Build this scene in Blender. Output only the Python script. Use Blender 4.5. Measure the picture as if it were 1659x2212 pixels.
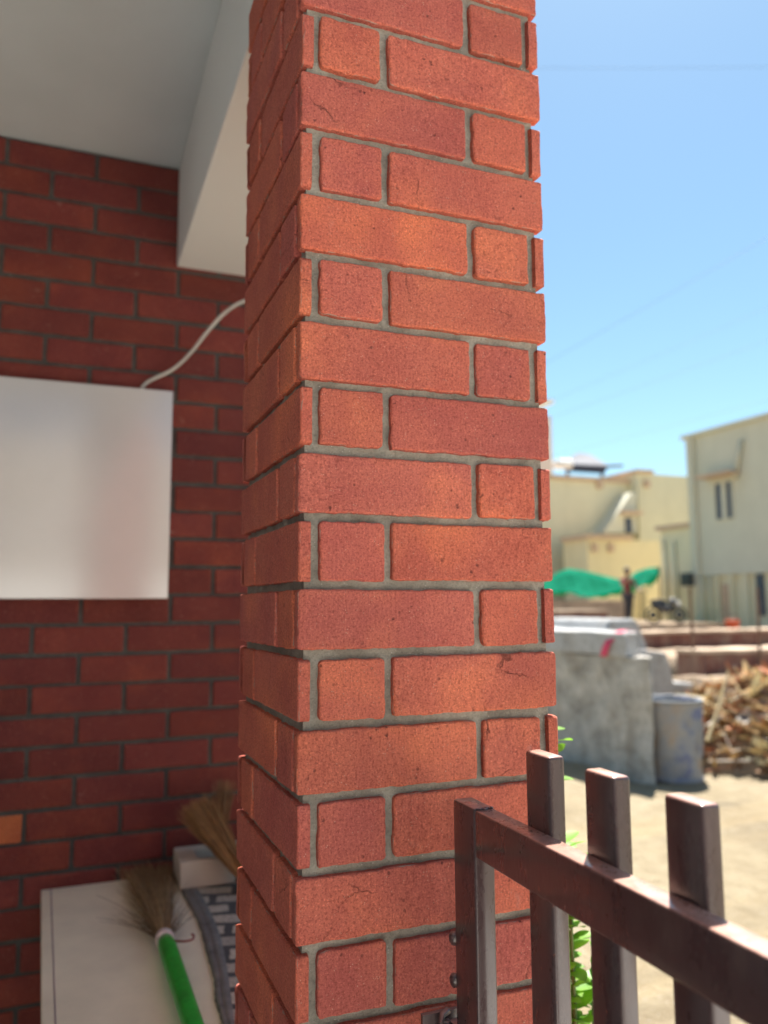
import bpy, bmesh, math, random
import numpy as np
from mathutils import Vector, Matrix, noise as mnoise
R = math.radians
scn = bpy.context.scene
col = scn.collection
for o in list(bpy.data.objects): bpy.data.objects.remove(o)

# ------------------------------------------------------------------ camera
CAM = Vector((-0.24999, -0.91263, -0.01818))
YAW, PITCH, ROLL, FPX = 0.374, 0.115, -0.006, 1730.69
fwd = Vector((math.sin(YAW)*math.cos(PITCH), math.cos(YAW)*math.cos(PITCH), math.sin(PITCH)))
rgt0 = Vector((math.cos(YAW), -math.sin(YAW), 0)); up0 = rgt0.cross(fwd)
rgt = rgt0*math.cos(ROLL) + up0*math.sin(ROLL); upv = -rgt0*math.sin(ROLL) + up0*math.cos(ROLL)
cd = bpy.data.cameras.new('camera'); cam = bpy.data.objects.new('camera', cd); col.objects.link(cam)
cam.matrix_world = Matrix(((rgt.x, upv.x, -fwd.x, CAM.x), (rgt.y, upv.y, -fwd.y, CAM.y), (rgt.z, upv.z, -fwd.z, CAM.z), (0, 0, 0, 1)))
cd.sensor_fit = 'VERTICAL'; cd.sensor_height = 36; cd.sensor_width = 27
cd.lens = FPX/2212*36; cd.clip_start = 0.02; cd.clip_end = 900
cd.dof.use_dof = True; cd.dof.focus_distance = 0.93; cd.dof.aperture_fstop = 3.3
scn.camera = cam

# ------------------------------------------------------------------ world and sun
SUN_TO = Vector((0.026, 0.030, 0.075)).normalized()
EL = math.asin(SUN_TO.z); AZ = math.atan2(SUN_TO.x, SUN_TO.y)
w = bpy.data.worlds.new('World'); scn.world = w; w.use_nodes = True
nt = w.node_tree; nt.nodes.clear()
wo = nt.nodes.new('ShaderNodeOutputWorld'); bg = nt.nodes.new('ShaderNodeBackground'); sky = nt.nodes.new('ShaderNodeTexSky')
sky.sky_type = 'NISHITA'; sky.sun_disc = False; sky.sun_elevation = EL; sky.sun_rotation = AZ
sky.air_density = 1.0; sky.dust_density = 0.6; sky.ozone_density = 1.5; sky.altitude = 200
bg.inputs['Strength'].default_value = 0.0505
tint = nt.nodes.new('ShaderNodeMix'); tint.data_type = 'RGBA'; tint.blend_type = 'MULTIPLY'; tint.inputs[0].default_value = 1; tint.inputs[7].default_value = (.86, 1.03, .985, 1)
nt.links.new(sky.outputs[0], tint.inputs[6]); nt.links.new(tint.outputs[2], bg.inputs[0]); nt.links.new(bg.outputs[0], wo.inputs[0])
sd = bpy.data.lights.new('sun', 'SUN'); sd.energy = 4.4; sd.angle = R(0.6); sd.color = (1, 0.95, 0.87)
so = bpy.data.objects.new('sun', sd); col.objects.link(so)
so.rotation_euler = (-SUN_TO).to_track_quat('-Z', 'Y').to_euler(); so.location = SUN_TO*30
scn.view_settings.view_transform = 'Standard'; scn.view_settings.look = 'None'
scn.view_settings.gamma = 1; scn.view_settings.use_curve_mapping = False
scn.view_settings.exposure = 1.8
scn.render.engine = 'CYCLES'
scn.cycles.max_bounces = 10; scn.cycles.diffuse_bounces = 6

# ------------------------------------------------------------------ helpers
def at(u, v, x=None, y=None, z=None, depth=None):
    """sight line of a point of the photo met with a plane of the world"""
    d = fwd + rgt*((u-829.5)/FPX) - upv*((v-1106)/FPX)
    if x is not None: t = (x-CAM.x)/d.x
    elif y is not None: t = (y-CAM.y)/d.y
    elif z is not None: t = (z-CAM.z)/d.z
    else: t = depth
    return CAM + d*t
def tag(o, label=None, cat=None, group=None, kind=None):
    if label: o['label'] = label
    if cat: o['category'] = cat
    if group: o['group'] = group
    if kind: o['kind'] = kind
    return o
def empty(name, loc=(0, 0, 0), label=None, cat=None, group=None):
    o = bpy.data.objects.new(name, None); col.objects.link(o); o.location = loc; o.empty_display_size = .05
    return tag(o, label, cat, group)
class MB:
    def __init__(s): s.v = []; s.f = []; s.c = []; s.smooth = False; s.col = (1, 1, 1)
    def add(s, vs, fs, c=None):
        b = len(s.v); s.v += [tuple(p) for p in vs]; s.f += [tuple(b+i for i in f) for f in fs]
        s.c += [c or s.col]*len(vs); return s
    def box(s, x0, x1, y0, y1, z0, z1, c=None):
        return s.add([(x0, y0, z0), (x1, y0, z0), (x1, y1, z0), (x0, y1, z0), (x0, y0, z1), (x1, y0, z1), (x1, y1, z1), (x0, y1, z1)],
                     [(0, 3, 2, 1), (4, 5, 6, 7), (0, 1, 5, 4), (1, 2, 6, 5), (2, 3, 7, 6), (3, 0, 4, 7)], c)
    def prism(s, poly, axis, a0, a1, c=None):
        def m(p, a): return (a, p[0], p[1]) if axis == 'x' else (p[0], a, p[1]) if axis == 'y' else (p[0], p[1], a)
        n = len(poly); vs = [m(p, a0) for p in poly] + [m(p, a1) for p in poly]
        return s.add(vs, [tuple(range(n))[::-1], tuple(range(n, 2*n))] + [(i, (i+1) % n, n+(i+1) % n, n+i) for i in range(n)], c)
    def tube(s, pts, r, n=8, c=None, cap=True):
        pts = [Vector(p) for p in pts]; rs = r if isinstance(r, (list, tuple)) else [r]*len(pts)
        vs = []; t0 = None
        for i, p in enumerate(pts):
            t = (pts[min(i+1, len(pts)-1)]-pts[max(i-1, 0)]).normalized()
            if t0 is None:
                a = t.orthogonal().normalized()
            else:
                a = (a - t*a.dot(t)).normalized()
            b = t.cross(a); t0 = t
            for k in range(n):
                q = 2*math.pi*k/n; vs.append(p + (a*math.cos(q)+b*math.sin(q))*rs[i])
        fs = [(i*n+k, i*n+(k+1) % n, (i+1)*n+(k+1) % n, (i+1)*n+k) for i in range(len(pts)-1) for k in range(n)]
        if cap: fs += [tuple(range(n))[::-1], tuple((len(pts)-1)*n+k for k in range(n))]
        return s.add(vs, fs, c)
    def lathe(s, prof, cx, cy, n=40, c=None, wob=None):
        vs = []
        for (r, z) in prof:
            for k in range(n):
                q = 2*math.pi*k/n; rr = r + (wob(q, z) if wob else 0)
                vs.append((cx+rr*math.cos(q), cy+rr*math.sin(q), z))
        fs = [(i*n+k, i*n+(k+1) % n, (i+1)*n+(k+1) % n, (i+1)*n+k) for i in range(len(prof)-1) for k in range(n)]
        return s.add(vs, fs, c)
    def build(s, name, m, parent=None, smooth=False, bevel=0, seg=2):
        me = bpy.data.meshes.new(name); me.from_pydata(s.v, [], s.f)
        if any(c != (1, 1, 1) for c in s.c[:1]+s.c[-1:]) or len(set(s.c)) > 1:
            ca = me.color_attributes.new('tone', 'FLOAT_COLOR', 'POINT')
            ca.data.foreach_set('color', np.array([(*c, 1) for c in s.c], dtype=np.float32).ravel())
        return link(name, me, m, parent, smooth, bevel, seg)
def link(name, me, m, parent=None, smooth=False, bevel=0, seg=2):
    if m: me.materials.append(m)
    if smooth: me.polygons.foreach_set('use_smooth', [True]*len(me.polygons))
    me.update()
    o = bpy.data.objects.new(name, me); col.objects.link(o)
    if parent:
        o.parent = parent
        if parent.type == 'EMPTY': o.matrix_parent_inverse = Matrix.Translation(-parent.location)
    if bevel:
        b = o.modifiers.new('bevel', 'BEVEL'); b.width = bevel; b.segments = seg; b.limit_method = 'ANGLE'; b.angle_limit = R(40)
    return o

# ------------------------------------------------------------------ material helpers
class NT:
    def __init__(s, name):
        s.m = bpy.data.materials.new(name); s.m.use_nodes = True; s.t = s.m.node_tree; s.t.nodes.clear()
        s.out = s.t.nodes.new('ShaderNodeOutputMaterial'); s.b = s.t.nodes.new('ShaderNodeBsdfPrincipled')
        s.t.links.new(s.b.outputs[0], s.out.inputs[0]); s.tc = s.t.nodes.new('ShaderNodeTexCoord')
    def L(s, a, b): s.t.links.new(a, b)
    def obj(s, scale=(1, 1, 1), loc=(0, 0, 0)):
        mp = s.t.nodes.new('ShaderNodeMapping'); mp.inputs['Scale'].default_value = scale; mp.inputs['Location'].default_value = loc
        s.L(s.tc.outputs['Object'], mp.inputs[0]); return mp.outputs[0]
    def noise(s, scale, detail=4, rough=.55, vec=None, dist=0):
        n = s.t.nodes.new('ShaderNodeTexNoise'); n.inputs['Scale'].default_value = scale; n.inputs['Detail'].default_value = detail
        n.inputs['Roughness'].default_value = rough; n.inputs['Distortion'].default_value = dist
        s.L(vec if vec is not None else s.tc.outputs['Object'], n.inputs['Vector']); return n.outputs['Fac']
    def voro(s, scale, feature='F1', vec=None, out='Distance', rnd=1):
        n = s.t.nodes.new('ShaderNodeTexVoronoi'); n.feature = feature; n.inputs['Scale'].default_value = scale; n.inputs['Randomness'].default_value = rnd
        s.L(vec if vec is not None else s.tc.outputs['Object'], n.inputs['Vector']); return n.outputs[out]
    def ramp(s, fac, stops, interp='LINEAR'):
        n = s.t.nodes.new('ShaderNodeValToRGB'); n.color_ramp.interpolation = interp; e = n.color_ramp.elements
        while len(e) < len(stops): e.new(.5)
        for i, (p, c) in enumerate(stops):
            e[i].position = p; e[i].color = (c, c, c, 1) if isinstance(c, (int, float)) else (*c, 1)
        s.L(fac, n.inputs[0]); return n.outputs[0]
    def mix(s, fac, a, b, mode='MIX'):
        n = s.t.nodes.new('ShaderNodeMix'); n.data_type = 'RGBA'; n.blend_type = mode
        for k, val in ((0, fac), (6, a), (7, b)):
            if isinstance(val, (int, float)): n.inputs[k].default_value = val if k == 0 else (val, val, val, 1)
            elif isinstance(val, tuple): n.inputs[k].default_value = (*val, 1)
            else: s.L(val, n.inputs[k])
        return n.outputs[2]
    def math(s, op, a, b=0.0):
        n = s.t.nodes.new('ShaderNodeMath'); n.operation = op
        for k, val in enumerate((a, b)):
            if isinstance(val, (int, float)): n.inputs[k].default_value = val
            else: s.L(val, n.inputs[k])
        return n.outputs[0]
    def attr(s, name='tone'):
        n = s.t.nodes.new('ShaderNodeAttribute'); n.attribute_name = name; return n.outputs['Color']
    def bump(s, h, strength=.5, dist=.001, prev=None):
        n = s.t.nodes.new('ShaderNodeBump'); n.inputs['Strength'].default_value = strength; n.inputs['Distance'].default_value = dist
        s.L(h, n.inputs['Height'])
        if prev is not None: s.L(prev, n.inputs['Normal'])
        return n.outputs[0]
    def set(s, color=None, rough=None, normal=None, **kw):
        for k, val in (('Base Color', color), ('Roughness', rough), ('Normal', normal)):
            if val is None: continue
            if isinstance(val, tuple): s.b.inputs[k].default_value = (*val, 1)
            elif isinstance(val, (int, float)): s.b.inputs[k].default_value = val
            else: s.L(val, s.b.inputs[k])
        for k, val in kw.items(): s.b.inputs[k.replace('_', ' ')].default_value = val
        return s.m

def mat_simple(name, c, rough=.7, var=.15, scale=8, bump=0, bscale=60, bdist=.002, **kw):
    n = NT(name); f = n.noise(scale, 5)
    lo = tuple(x*(1-var) for x in c); hi = tuple(min(1, x*(1+var)) for x in c)
    cc = n.ramp(f, [(.3, lo), (.7, hi)])
    nm = n.bump(n.noise(bscale, 4), bump, bdist) if bump else None
    return n.set(cc, rough, nm, **kw)

def mat_brick(name, sheen=.82, fine=1.0, cracks=True):
    n = NT(name); base = n.attr()
    big = n.noise(11, 5, .6)
    c = n.mix(n.ramp(big, [(.38, 0.0), (.66, .55)]), base, n.mix(1.0, base, (.78, .62, .70), 'MULTIPLY'))
    bl = n.noise(6.5, 3, .5, n.obj(loc=(3.1, 7.7, 1.3)))
    c = n.mix(n.ramp(bl, [(.54, 0.0), (.70, .65)]), c, n.mix(1.0, base, (1.30, 1.35, 1.05), 'MULTIPLY'))
    mg = n.t.nodes.new('ShaderNodeAttribute'); mg.attribute_name = 'margin'
    mm = n.math('MULTIPLY', mg.outputs['Fac'], n.ramp(n.noise(14, 4, .6, n.obj(loc=(7, 3, 3))), [(.40, .05), (.66, 1.0)]))
    c = n.mix(n.ramp(n.noise(8, 4, .55, n.obj(loc=(3, 3, 6))), [(.40, .7), (.62, 0.0)]), c, n.mix(1.0, c, (.82, .78, .90), 'MULTIPLY'))
    c = n.mix(n.ramp(mm, [(.2, 0.0), (.8, .6)]), c, n.mix(1.0, c, (1.15, 1.16, 1.0), 'MULTIPLY'))
    st = n.noise(1, 4, .6, n.obj((420, 420, 55)))
    c = n.mix(n.ramp(st, [(.42, .32*fine), (.56, 0.0)]), c, n.mix(1.0, c, (.66, .58, .58), 'MULTIPLY'))
    gr = n.noise(330, 3, .7)
    c = n.mix(n.ramp(gr, [(.38, .75), (.50, 0.0)]), c, n.mix(1.0, c, (.55, .48, .48), 'MULTIPLY'))
    gr2 = n.noise(420, 2, .6, n.obj(loc=(9, 2, 5)))
    c = n.mix(n.ramp(gr2, [(.54, 0.0), (.68, .6)]), c, n.mix(1.0, c, (1.55, 1.75, 1.7), 'MULTIPLY'))
    sp = n.voro(260); spm = n.math('MULTIPLY', n.ramp(sp, [(.10, 1.0), (.2, 0.0)]), n.ramp(n.noise(60, 2), [(.5, 0.0), (.62, .8)]))
    c = n.mix(spm, c, (.62, .40, .30))
    du = n.noise(17, 5, .65, n.obj(loc=(1, 4, 8)))
    c = n.mix(n.ramp(du, [(.66, 0.0), (.76, .32)]), c, (.50, .33, .28))
    h = n.math('ADD', n.math('MULTIPLY', gr, 1.1), n.math('MULTIPLY', st, .7))
    h = n.math('ADD', h, n.math('MULTIPLY', n.noise(110, 5, .65), 2.2))
    if cracks:
        mp = n.t.nodes.new('ShaderNodeVectorMath'); mp.operation = 'ADD'
        wv = n.t.nodes.new('ShaderNodeTexNoise'); wv.inputs['Scale'].default_value = 40; wv.inputs['Detail'].default_value = 6; wv.inputs['Roughness'].default_value = .6; n.L(n.tc.outputs['Object'], wv.inputs['Vector'])
        sc = n.t.nodes.new('ShaderNodeVectorMath'); sc.operation = 'SCALE'; sc.inputs['Scale'].default_value = .022
        n.L(wv.outputs['Color'], sc.inputs[0]); n.L(sc.outputs[0], mp.inputs[0]); n.L(n.tc.outputs['Object'], mp.inputs[1])
        ed = n.voro(10, 'DISTANCE_TO_EDGE', mp.outputs[0])
        ln = n.ramp(ed, [(.0, 1.0), (.008, 0.0)])
        mk = n.ramp(n.noise(9, 3, .5, n.obj(loc=(5, 5, 2))), [(.585, 0.0), (.66, 1.0)])
        cr = n.math('MULTIPLY', ln, mk)
        c = n.mix(n.math('MULTIPLY', cr, .4), c, (.09, .03, .025))
        h = n.math('SUBTRACT', h, n.math('MULTIPLY', cr, 2.5))
    # pits, and crumbs of mortar and pale wear along the brick margins
    pit = n.voro(85); pm = n.math('MULTIPLY', n.ramp(pit, [(.10, 1.0), (.2, 0.0)]), n.ramp(n.noise(21, 3, .6, n.obj(loc=(6, 1, 9))), [(.54, 0.0), (.62, 1.0)]))
    c = n.mix(n.math('MULTIPLY', pm, .55), c, (.10, .035, .03)); h = n.math('SUBTRACT', h, n.math('MULTIPLY', pm, 2.2))
    rim = n.t.nodes.new('ShaderNodeAttribute'); rim.attribute_name = 'rim'
    e1 = n.math('MULTIPLY', rim.outputs['Fac'], n.noise(38, 6, .7)); c = n.mix(n.ramp(e1, [(.47, 0.0), (.56, .75 if cracks else .2)]), c, (.30, .27, .23))
    e2 = n.math('MULTIPLY', rim.outputs['Fac'], n.noise(24, 4, .6, n.obj(loc=(8, 8, 8)))); c = n.mix(n.ramp(e2, [(.2, 0.0), (.4, .25)]), c, n.mix(1.0, c, (1.3, 1.2, 1.05), 'MULTIPLY'))
    nm = n.bump(h, .9*fine, .0012)
    return n.set(c, sheen, nm, Specular_IOR_Level=.35)

def mat_mortar(name, a=(.235, .22, .185), b=(.40, .375, .315)):
    n = NT(name); f = n.noise(17, 7, .7); c = n.ramp(f, [(.34, a), (.64, b)])
    dk = n.noise(60, 5, .7, n.obj(loc=(2, 9, 4))); c = n.mix(n.ramp(dk, [(.58, 0.0), (.7, .5)]), c, n.mix(1.0, c, (.6, .58, .55), 'MULTIPLY'))
    g = n.noise(380, 3, .7); c = n.mix(n.ramp(g, [(.34, .5), (.52, 0.0)]), c, n.mix(1.0, c, (.55, .55, .55), 'MULTIPLY'))
    sp = n.voro(230); c = n.mix(n.math('MULTIPLY', n.ramp(sp, [(.1, 1.0), (.2, 0.0)]), n.ramp(n.noise(50, 2), [(.52, 0.0), (.6, .7)])), c, (.6, .58, .54))
    h = n.math('ADD', g, n.math('MULTIPLY', n.noise(90, 5, .65), 2.5))
    return n.set(c, .95, n.bump(h, .9, .0016), Specular_IOR_Level=.2)

M = {}
M['brick'] = mat_brick('brick_clay')
M['brick_wall'] = mat_brick('brick_wall_clay', fine=.7, cracks=False)
M['mortar'] = mat_mortar('grey_mortar')
M['mortar_wall'] = mat_mortar('shaded_wall_mortar', (.060, .060, .058), (.10, .10, .092))  # darker copy of the mortar, porch shade put into its colour
def mat_plaster(name, c, var=.06, st=.10):
    n = NT(name); f = n.noise(2.2, 5, .55)
    cc = n.ramp(f, [(.3, tuple(x*(1-var) for x in c)), (.7, c)])
    s2 = n.noise(1, 5, .6, n.obj((1.6, 1.6, .16)))
    cc = n.mix(n.ramp(s2, [(.52, 0.0), (.75, st*3)]), cc, n.mix(1.0, cc, (.74, .72, .68), 'MULTIPLY'))
    return n.set(cc, .85, n.bump(n.noise(70, 5), .25, .002))
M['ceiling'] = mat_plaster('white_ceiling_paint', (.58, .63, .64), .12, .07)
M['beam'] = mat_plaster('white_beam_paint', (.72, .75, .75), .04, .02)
M['cream'] = mat_plaster('cream_wall_paint', (.74, .68, .48))
M['yellow'] = mat_plaster('yellow_wall_paint', (.78, .67, .42))
M['greycream'] = mat_plaster('grey_cream_wall_paint', (.62, .60, .48))
M['pinkwhite'] = mat_plaster('pale_pink_wall_paint', (.70, .58, .52))
M['coping'] = mat_simple('terracotta_coping', (.56, .40, .28))
M['shutter'] = mat_simple('blue_grey_glass', (.05, .06, .09), .25)
M['dark'] = mat_simple('dark_opening', (.025, .025, .03), .5)
def mat_gate():
    n = NT('brown_gate_enamel')
    f = n.noise(5, 6, .6); c = n.ramp(f, [(.35, (.060, .034, .035)), (.7, (.078, .042, .042))])
    dust = n.noise(42, 7, .7, n.obj((1, 1, .35)))
    c = n.mix(n.ramp(dust, [(.55, 0.0), (.78, .30)]), c, (.26, .18, .15))
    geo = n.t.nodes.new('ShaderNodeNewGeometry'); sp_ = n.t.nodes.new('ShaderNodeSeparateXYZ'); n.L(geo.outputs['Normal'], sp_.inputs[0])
    c = n.mix(n.math('MULTIPLY', n.ramp(sp_.outputs[2], [(.6, 0.0), (.95, .85)]), n.ramp(n.noise(55, 5), [(.3, .6), (.6, 1.0)])), c, (.56, .33, .26))  # sunlight on up-facing tops put into the colour as a paler tone
    chip = n.noise(95, 4, .6, n.obj(loc=(4, 1, 2)))
    c = n.mix(n.ramp(chip, [(.70, 0.0), (.73, .7)]), c, (.30, .10, .06))
    nm = n.bump(n.math('ADD', n.noise(30, 5, .6, n.obj((1, 1, .3))), n.math('MULTIPLY', chip, .3)), .35, .0022)
    m = n.set(c, n.ramp(dust, [(.4, .24), (.7, .48)]), nm)
    n.b.inputs['Coat Weight'].default_value = .6; n.b.inputs['Coat Roughness'].default_value = .14
    return m
M['gate'] = mat_gate()
def mat_panel():
    n = NT('glossy_white_panel'); f = n.noise(3, 4)
    return n.set(n.ramp(f, [(.3, (.50, .48, .47)), (.7, (.55, .53, .52))]), .26, n.bump(n.noise(2.5, 2), .05, .01), Specular_IOR_Level=1.0, Coat_Weight=1.0, Coat_Roughness=.2, Coat_IOR=1.7)
M['panel'] = mat_panel()
M['panel_edge'] = mat_simple('white_panel_edge', (.60, .59, .57), .45)
M['laminate'] = mat_simple('cream_laminate', (.88, .77, .57), .38, .12, 5.5, .12, 30, .001)
M['laminate_line'] = mat_simple('edge_band_line', (.30, .20, .22), .5)
M['green_plastic'] = mat_simple('green_plastic_sleeve', (.012, .33, .035), .33, .25, 30, .2, 60, .002)
def mat_tone(name, rough=.8, var=.3, scale=40, **kw):
    n = NT(name); f = n.ramp(n.noise(scale, 4), [(.3, 1-var), (.7, 1.0)])
    return n.set(n.mix(1.0, n.attr(), f, 'MULTIPLY'), rough, None, **kw)
M['straw'] = mat_tone('dried_grass_fibres', .65)
M['tone'] = mat_tone('mixed_dry_litter', .85, .35, 9)
M['cable'] = mat_simple('white_cable_sheath', (.48, .47, .43), .5)
M['foam'] = mat_simple('white_foam', (.52, .46, .39), .8, .08, 9, .3, 120, .001)
def mat_leaf():
    n = NT('green_leaf'); c = n.ramp(n.noise(25, 4), [(.3, (.09, .24, .02)), (.7, (.22, .42, .05))])
    n.set(c, .45); tr = n.t.nodes.new('ShaderNodeBsdfTranslucent'); n.L(n.mix(1.0, c, (1.5, 1.5, .8), 'MULTIPLY'), tr.inputs[0])
    mx = n.t.nodes.new('ShaderNodeMixShader'); mx.inputs[0].default_value = .5
    n.L(n.b.outputs[0], mx.inputs[1]); n.L(tr.outputs[0], mx.inputs[2]); n.L(mx.outputs[0], n.out.inputs[0]); return n.m
M['leaf'] = mat_leaf()
M['stem'] = mat_simple('green_stem', (.12, .17, .05))
def mat_ground():
    n = NT('sandy_ground'); f = n.noise(.9, 7, .6); c = n.ramp(f, [(.25, (.175, .137, .085)), (.5, (.26, .21, .13)), (.75, (.32, .27, .185))])
    g = n.noise(9, 6, .65); c = n.mix(n.ramp(g, [(.40, .45), (.58, 0.0)]), c, n.mix(1.0, c, (.62, .56, .48), 'MULTIPLY'))
    p = n.voro(38); c = n.mix(n.math('MULTIPLY', n.ramp(p, [(.12, .8), (.3, 0.0)]), n.ramp(n.noise(3, 3), [(.45, 0.0), (.6, 1.0)])), c, (.30, .27, .23))
    rt = n.noise(1, 4, .5, n.obj((.35, 3.5, 1))); c = n.mix(n.ramp(rt, [(.5, 0.0), (.7, .4)]), c, (.36, .265, .13))
    h = n.math('ADD', n.math('MULTIPLY', g, 2.0), n.noise(45, 5, .7)); return n.set(c, .95, n.bump(h, .7, .03))
M['ground'] = mat_ground()
def mat_concrete(name, a, b, s=3.0):
    n = NT(name); f = n.noise(s, 7, .65); c = n.ramp(f, [(.3, a), (.68, b)])
    g = n.noise(24, 6, .7); c = n.mix(n.ramp(g, [(.36, .6), (.52, 0.0)]), c, n.mix(1.0, c, (.55, .53, .5), 'MULTIPLY'))
    st = n.noise(1, 5, .6, n.obj((7, 7, 1.2))); c = n.mix(n.ramp(st, [(.5, 0.0), (.68, .5)]), c, n.mix(1.0, c, (.66, .56, .45), 'MULTIPLY'))
    return n.set(c, .92, n.bump(n.math('ADD', g, n.math('MULTIPLY', f, 2.0)), .8, .02))
M['concrete'] = mat_concrete('rough_cast_concrete', (.27, .255, .23), (.60, .575, .53), 5.0)
M['cement'] = mat_concrete('grey_cement', (.34, .345, .35), (.50, .50, .50), 1.6)
def mat_found(name, a, b):
    n = NT(name); br = n.t.nodes.new('ShaderNodeTexBrick'); br.inputs['Scale'].default_value = 4.2
    br.inputs['Color1'].default_value = (*a, 1); br.inputs['Color2'].default_value = (*b, 1); br.inputs['Mortar'].default_value = (.25, .2, .17, 1)
    n.L(n.obj(), br.inputs['Vector']); c = n.mix(n.ramp(n.noise(2.2, 5), [(.45, 0.0), (.65, .6)]), br.outputs[0], (.30, .22, .17))
    return n.set(c, .95, n.bump(n.noise(20, 5), .6, .02))
M['found'] = mat_found('red_foundation_brick', (.20, .075, .055), (.15, .06, .05))
M['found_top'] = mat_simple('pale_cement_top', (.50, .38, .28), .95, .25, 2.5)
M['soil'] = mat_simple('brown_excavated_soil', (.30, .22, .15), .95, .4, 3, .8, 12, .05)
def mat_drum():
    n = NT('worn_painted_drum'); f = n.noise(5.5, 4, .55, n.obj(loc=(2, 3, 1)))
    c = n.ramp(f, [(.38, (.13, .16, .30)), (.45, (.22, .25, .31)), (.56, (.27, .28, .30)), (.68, (.33, .27, .22))])
    g = n.noise(30, 6, .7); c = n.mix(n.ramp(g, [(.5, 0.0), (.66, .5)]), c, (.38, .36, .33))
    return n.set(c, .55, n.bump(g, .4, .006), Metallic=.1)
M['drum'] = mat_drum()
M['drum_rim'] = mat_simple('galvanised_rim', (.20, .22, .25), .7, .2, 20)
def mat_net():
    n = NT('green_shade_net'); c = n.ramp(n.noise(3, 4), [(.3, (.005, .17, .10)), (.7, (.02, .30, .19))]); n.set(c, 1.0, None, Specular_IOR_Level=.05)
    tr = n.t.nodes.new('ShaderNodeBsdfTranslucent'); tr.inputs[0].default_value = (.0, .40, .22, 1)
    mx = n.t.nodes.new('ShaderNodeMixShader'); mx.inputs[0].default_value = .55
    n.L(n.b.outputs[0], mx.inputs[1]); n.L(tr.outputs[0], mx.inputs[2]); n.L(mx.outputs[0], n.out.inputs[0]); return n.m
M['net'] = mat_net()
M['pink'] = mat_simple('pink_cloth', (.62, .05, .12), .7, .25, 20)
M['maroon'] = mat_simple('maroon_cloth', (.20, .022, .035), .85, .25, 12)
M['trouser'] = mat_simple('dark_trouser_cloth', (.06, .06, .075), .85, .25, 12)
M['skin'] = mat_simple('brown_skin', (.25, .13, .08), .6)
M['hair'] = mat_simple('black_hair', (.012, .01, .01), .5)
M['wire'] = mat_simple('power_wire', (.10, .13, .17), .6)
M['solar'] = mat_simple('dark_blue_collector', (.035, .04, .065), .75)
M['white'] = mat_simple('white_paint', (.72, .72, .70), .5)
M['iron'] = mat_simple('rusty_iron', (.16, .09, .06), .8)
M['orange'] = mat_simple('orange_red_plastic', (.62, .10, .035), .45)
M['rubber'] = mat_simple('black_rubber', (.02, .02, .02), .8)
M['paint_dark'] = mat_simple('dark_grey_paint', (.06, .065, .07), .3)
M['floor'] = mat_simple('grey_porch_floor', (.20, .19, .18), .5, .2, 3)

# ------------------------------------------------------------------ structure: ground
rng = np.random.default_rng(7)
GZ = -1.45
def sheet(name, xs, ys, hf, m, kind='structure'):
    X, Y = np.meshgrid(xs, ys); v = np.stack([X.ravel(), Y.ravel(), hf(X, Y).ravel()], 1); nx, ny = len(xs), len(ys)
    i = np.arange((nx-1)*(ny-1)); a = i//(nx-1)*nx + i % (nx-1); f = np.stack([a, a+1, a+nx+1, a+nx], 1)
    me = bpy.data.meshes.new(name); me.from_pydata(v.tolist(), [], f.tolist()); o = link(name, me, m, None, True); o['kind'] = kind; return o
def vn(P, seed=0):  # vectorised value noise, P (...,3)
    P = np.asarray(P, float); i = np.floor(P).astype(np.int64); f = P-i; f = f*f*(3-2*f)
    def h(a, b, c):
        n = (a*73856093) ^ (b*19349663) ^ (c*83492791) ^ (seed*2654435761 % 2**31); n = (n ^ (n >> 13))*1274126177 & 0x7fffffff
        return ((n ^ (n >> 16)) & 0xffff)/32768.0-1
    r = 0
    for dx in (0, 1):
        for dy in (0, 1):
            for dz in (0, 1):
                wgt = (f[..., 0] if dx else 1-f[..., 0])*(f[..., 1] if dy else 1-f[..., 1])*(f[..., 2] if dz else 1-f[..., 2])
                r = r + wgt*h(i[..., 0]+dx, i[..., 1]+dy, i[..., 2]+dz)
    return r
def gx(a, b): return np.concatenate([np.linspace(-300, a, 12)[:-1], np.linspace(a, b, 170), np.linspace(b, 400, 14)[1:]])
sheet('ground', gx(-4, 14), gx(-6, 14),
      lambda X, Y: GZ + np.where((np.abs(X) < 40) & (np.abs(Y) < 40), .022*vn(np.stack([X*1.7, Y*1.7, X*0], -1), 3)+.01*vn(np.stack([X*6, Y*6, X*0], -1), 4), 0), M['ground'])

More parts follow.
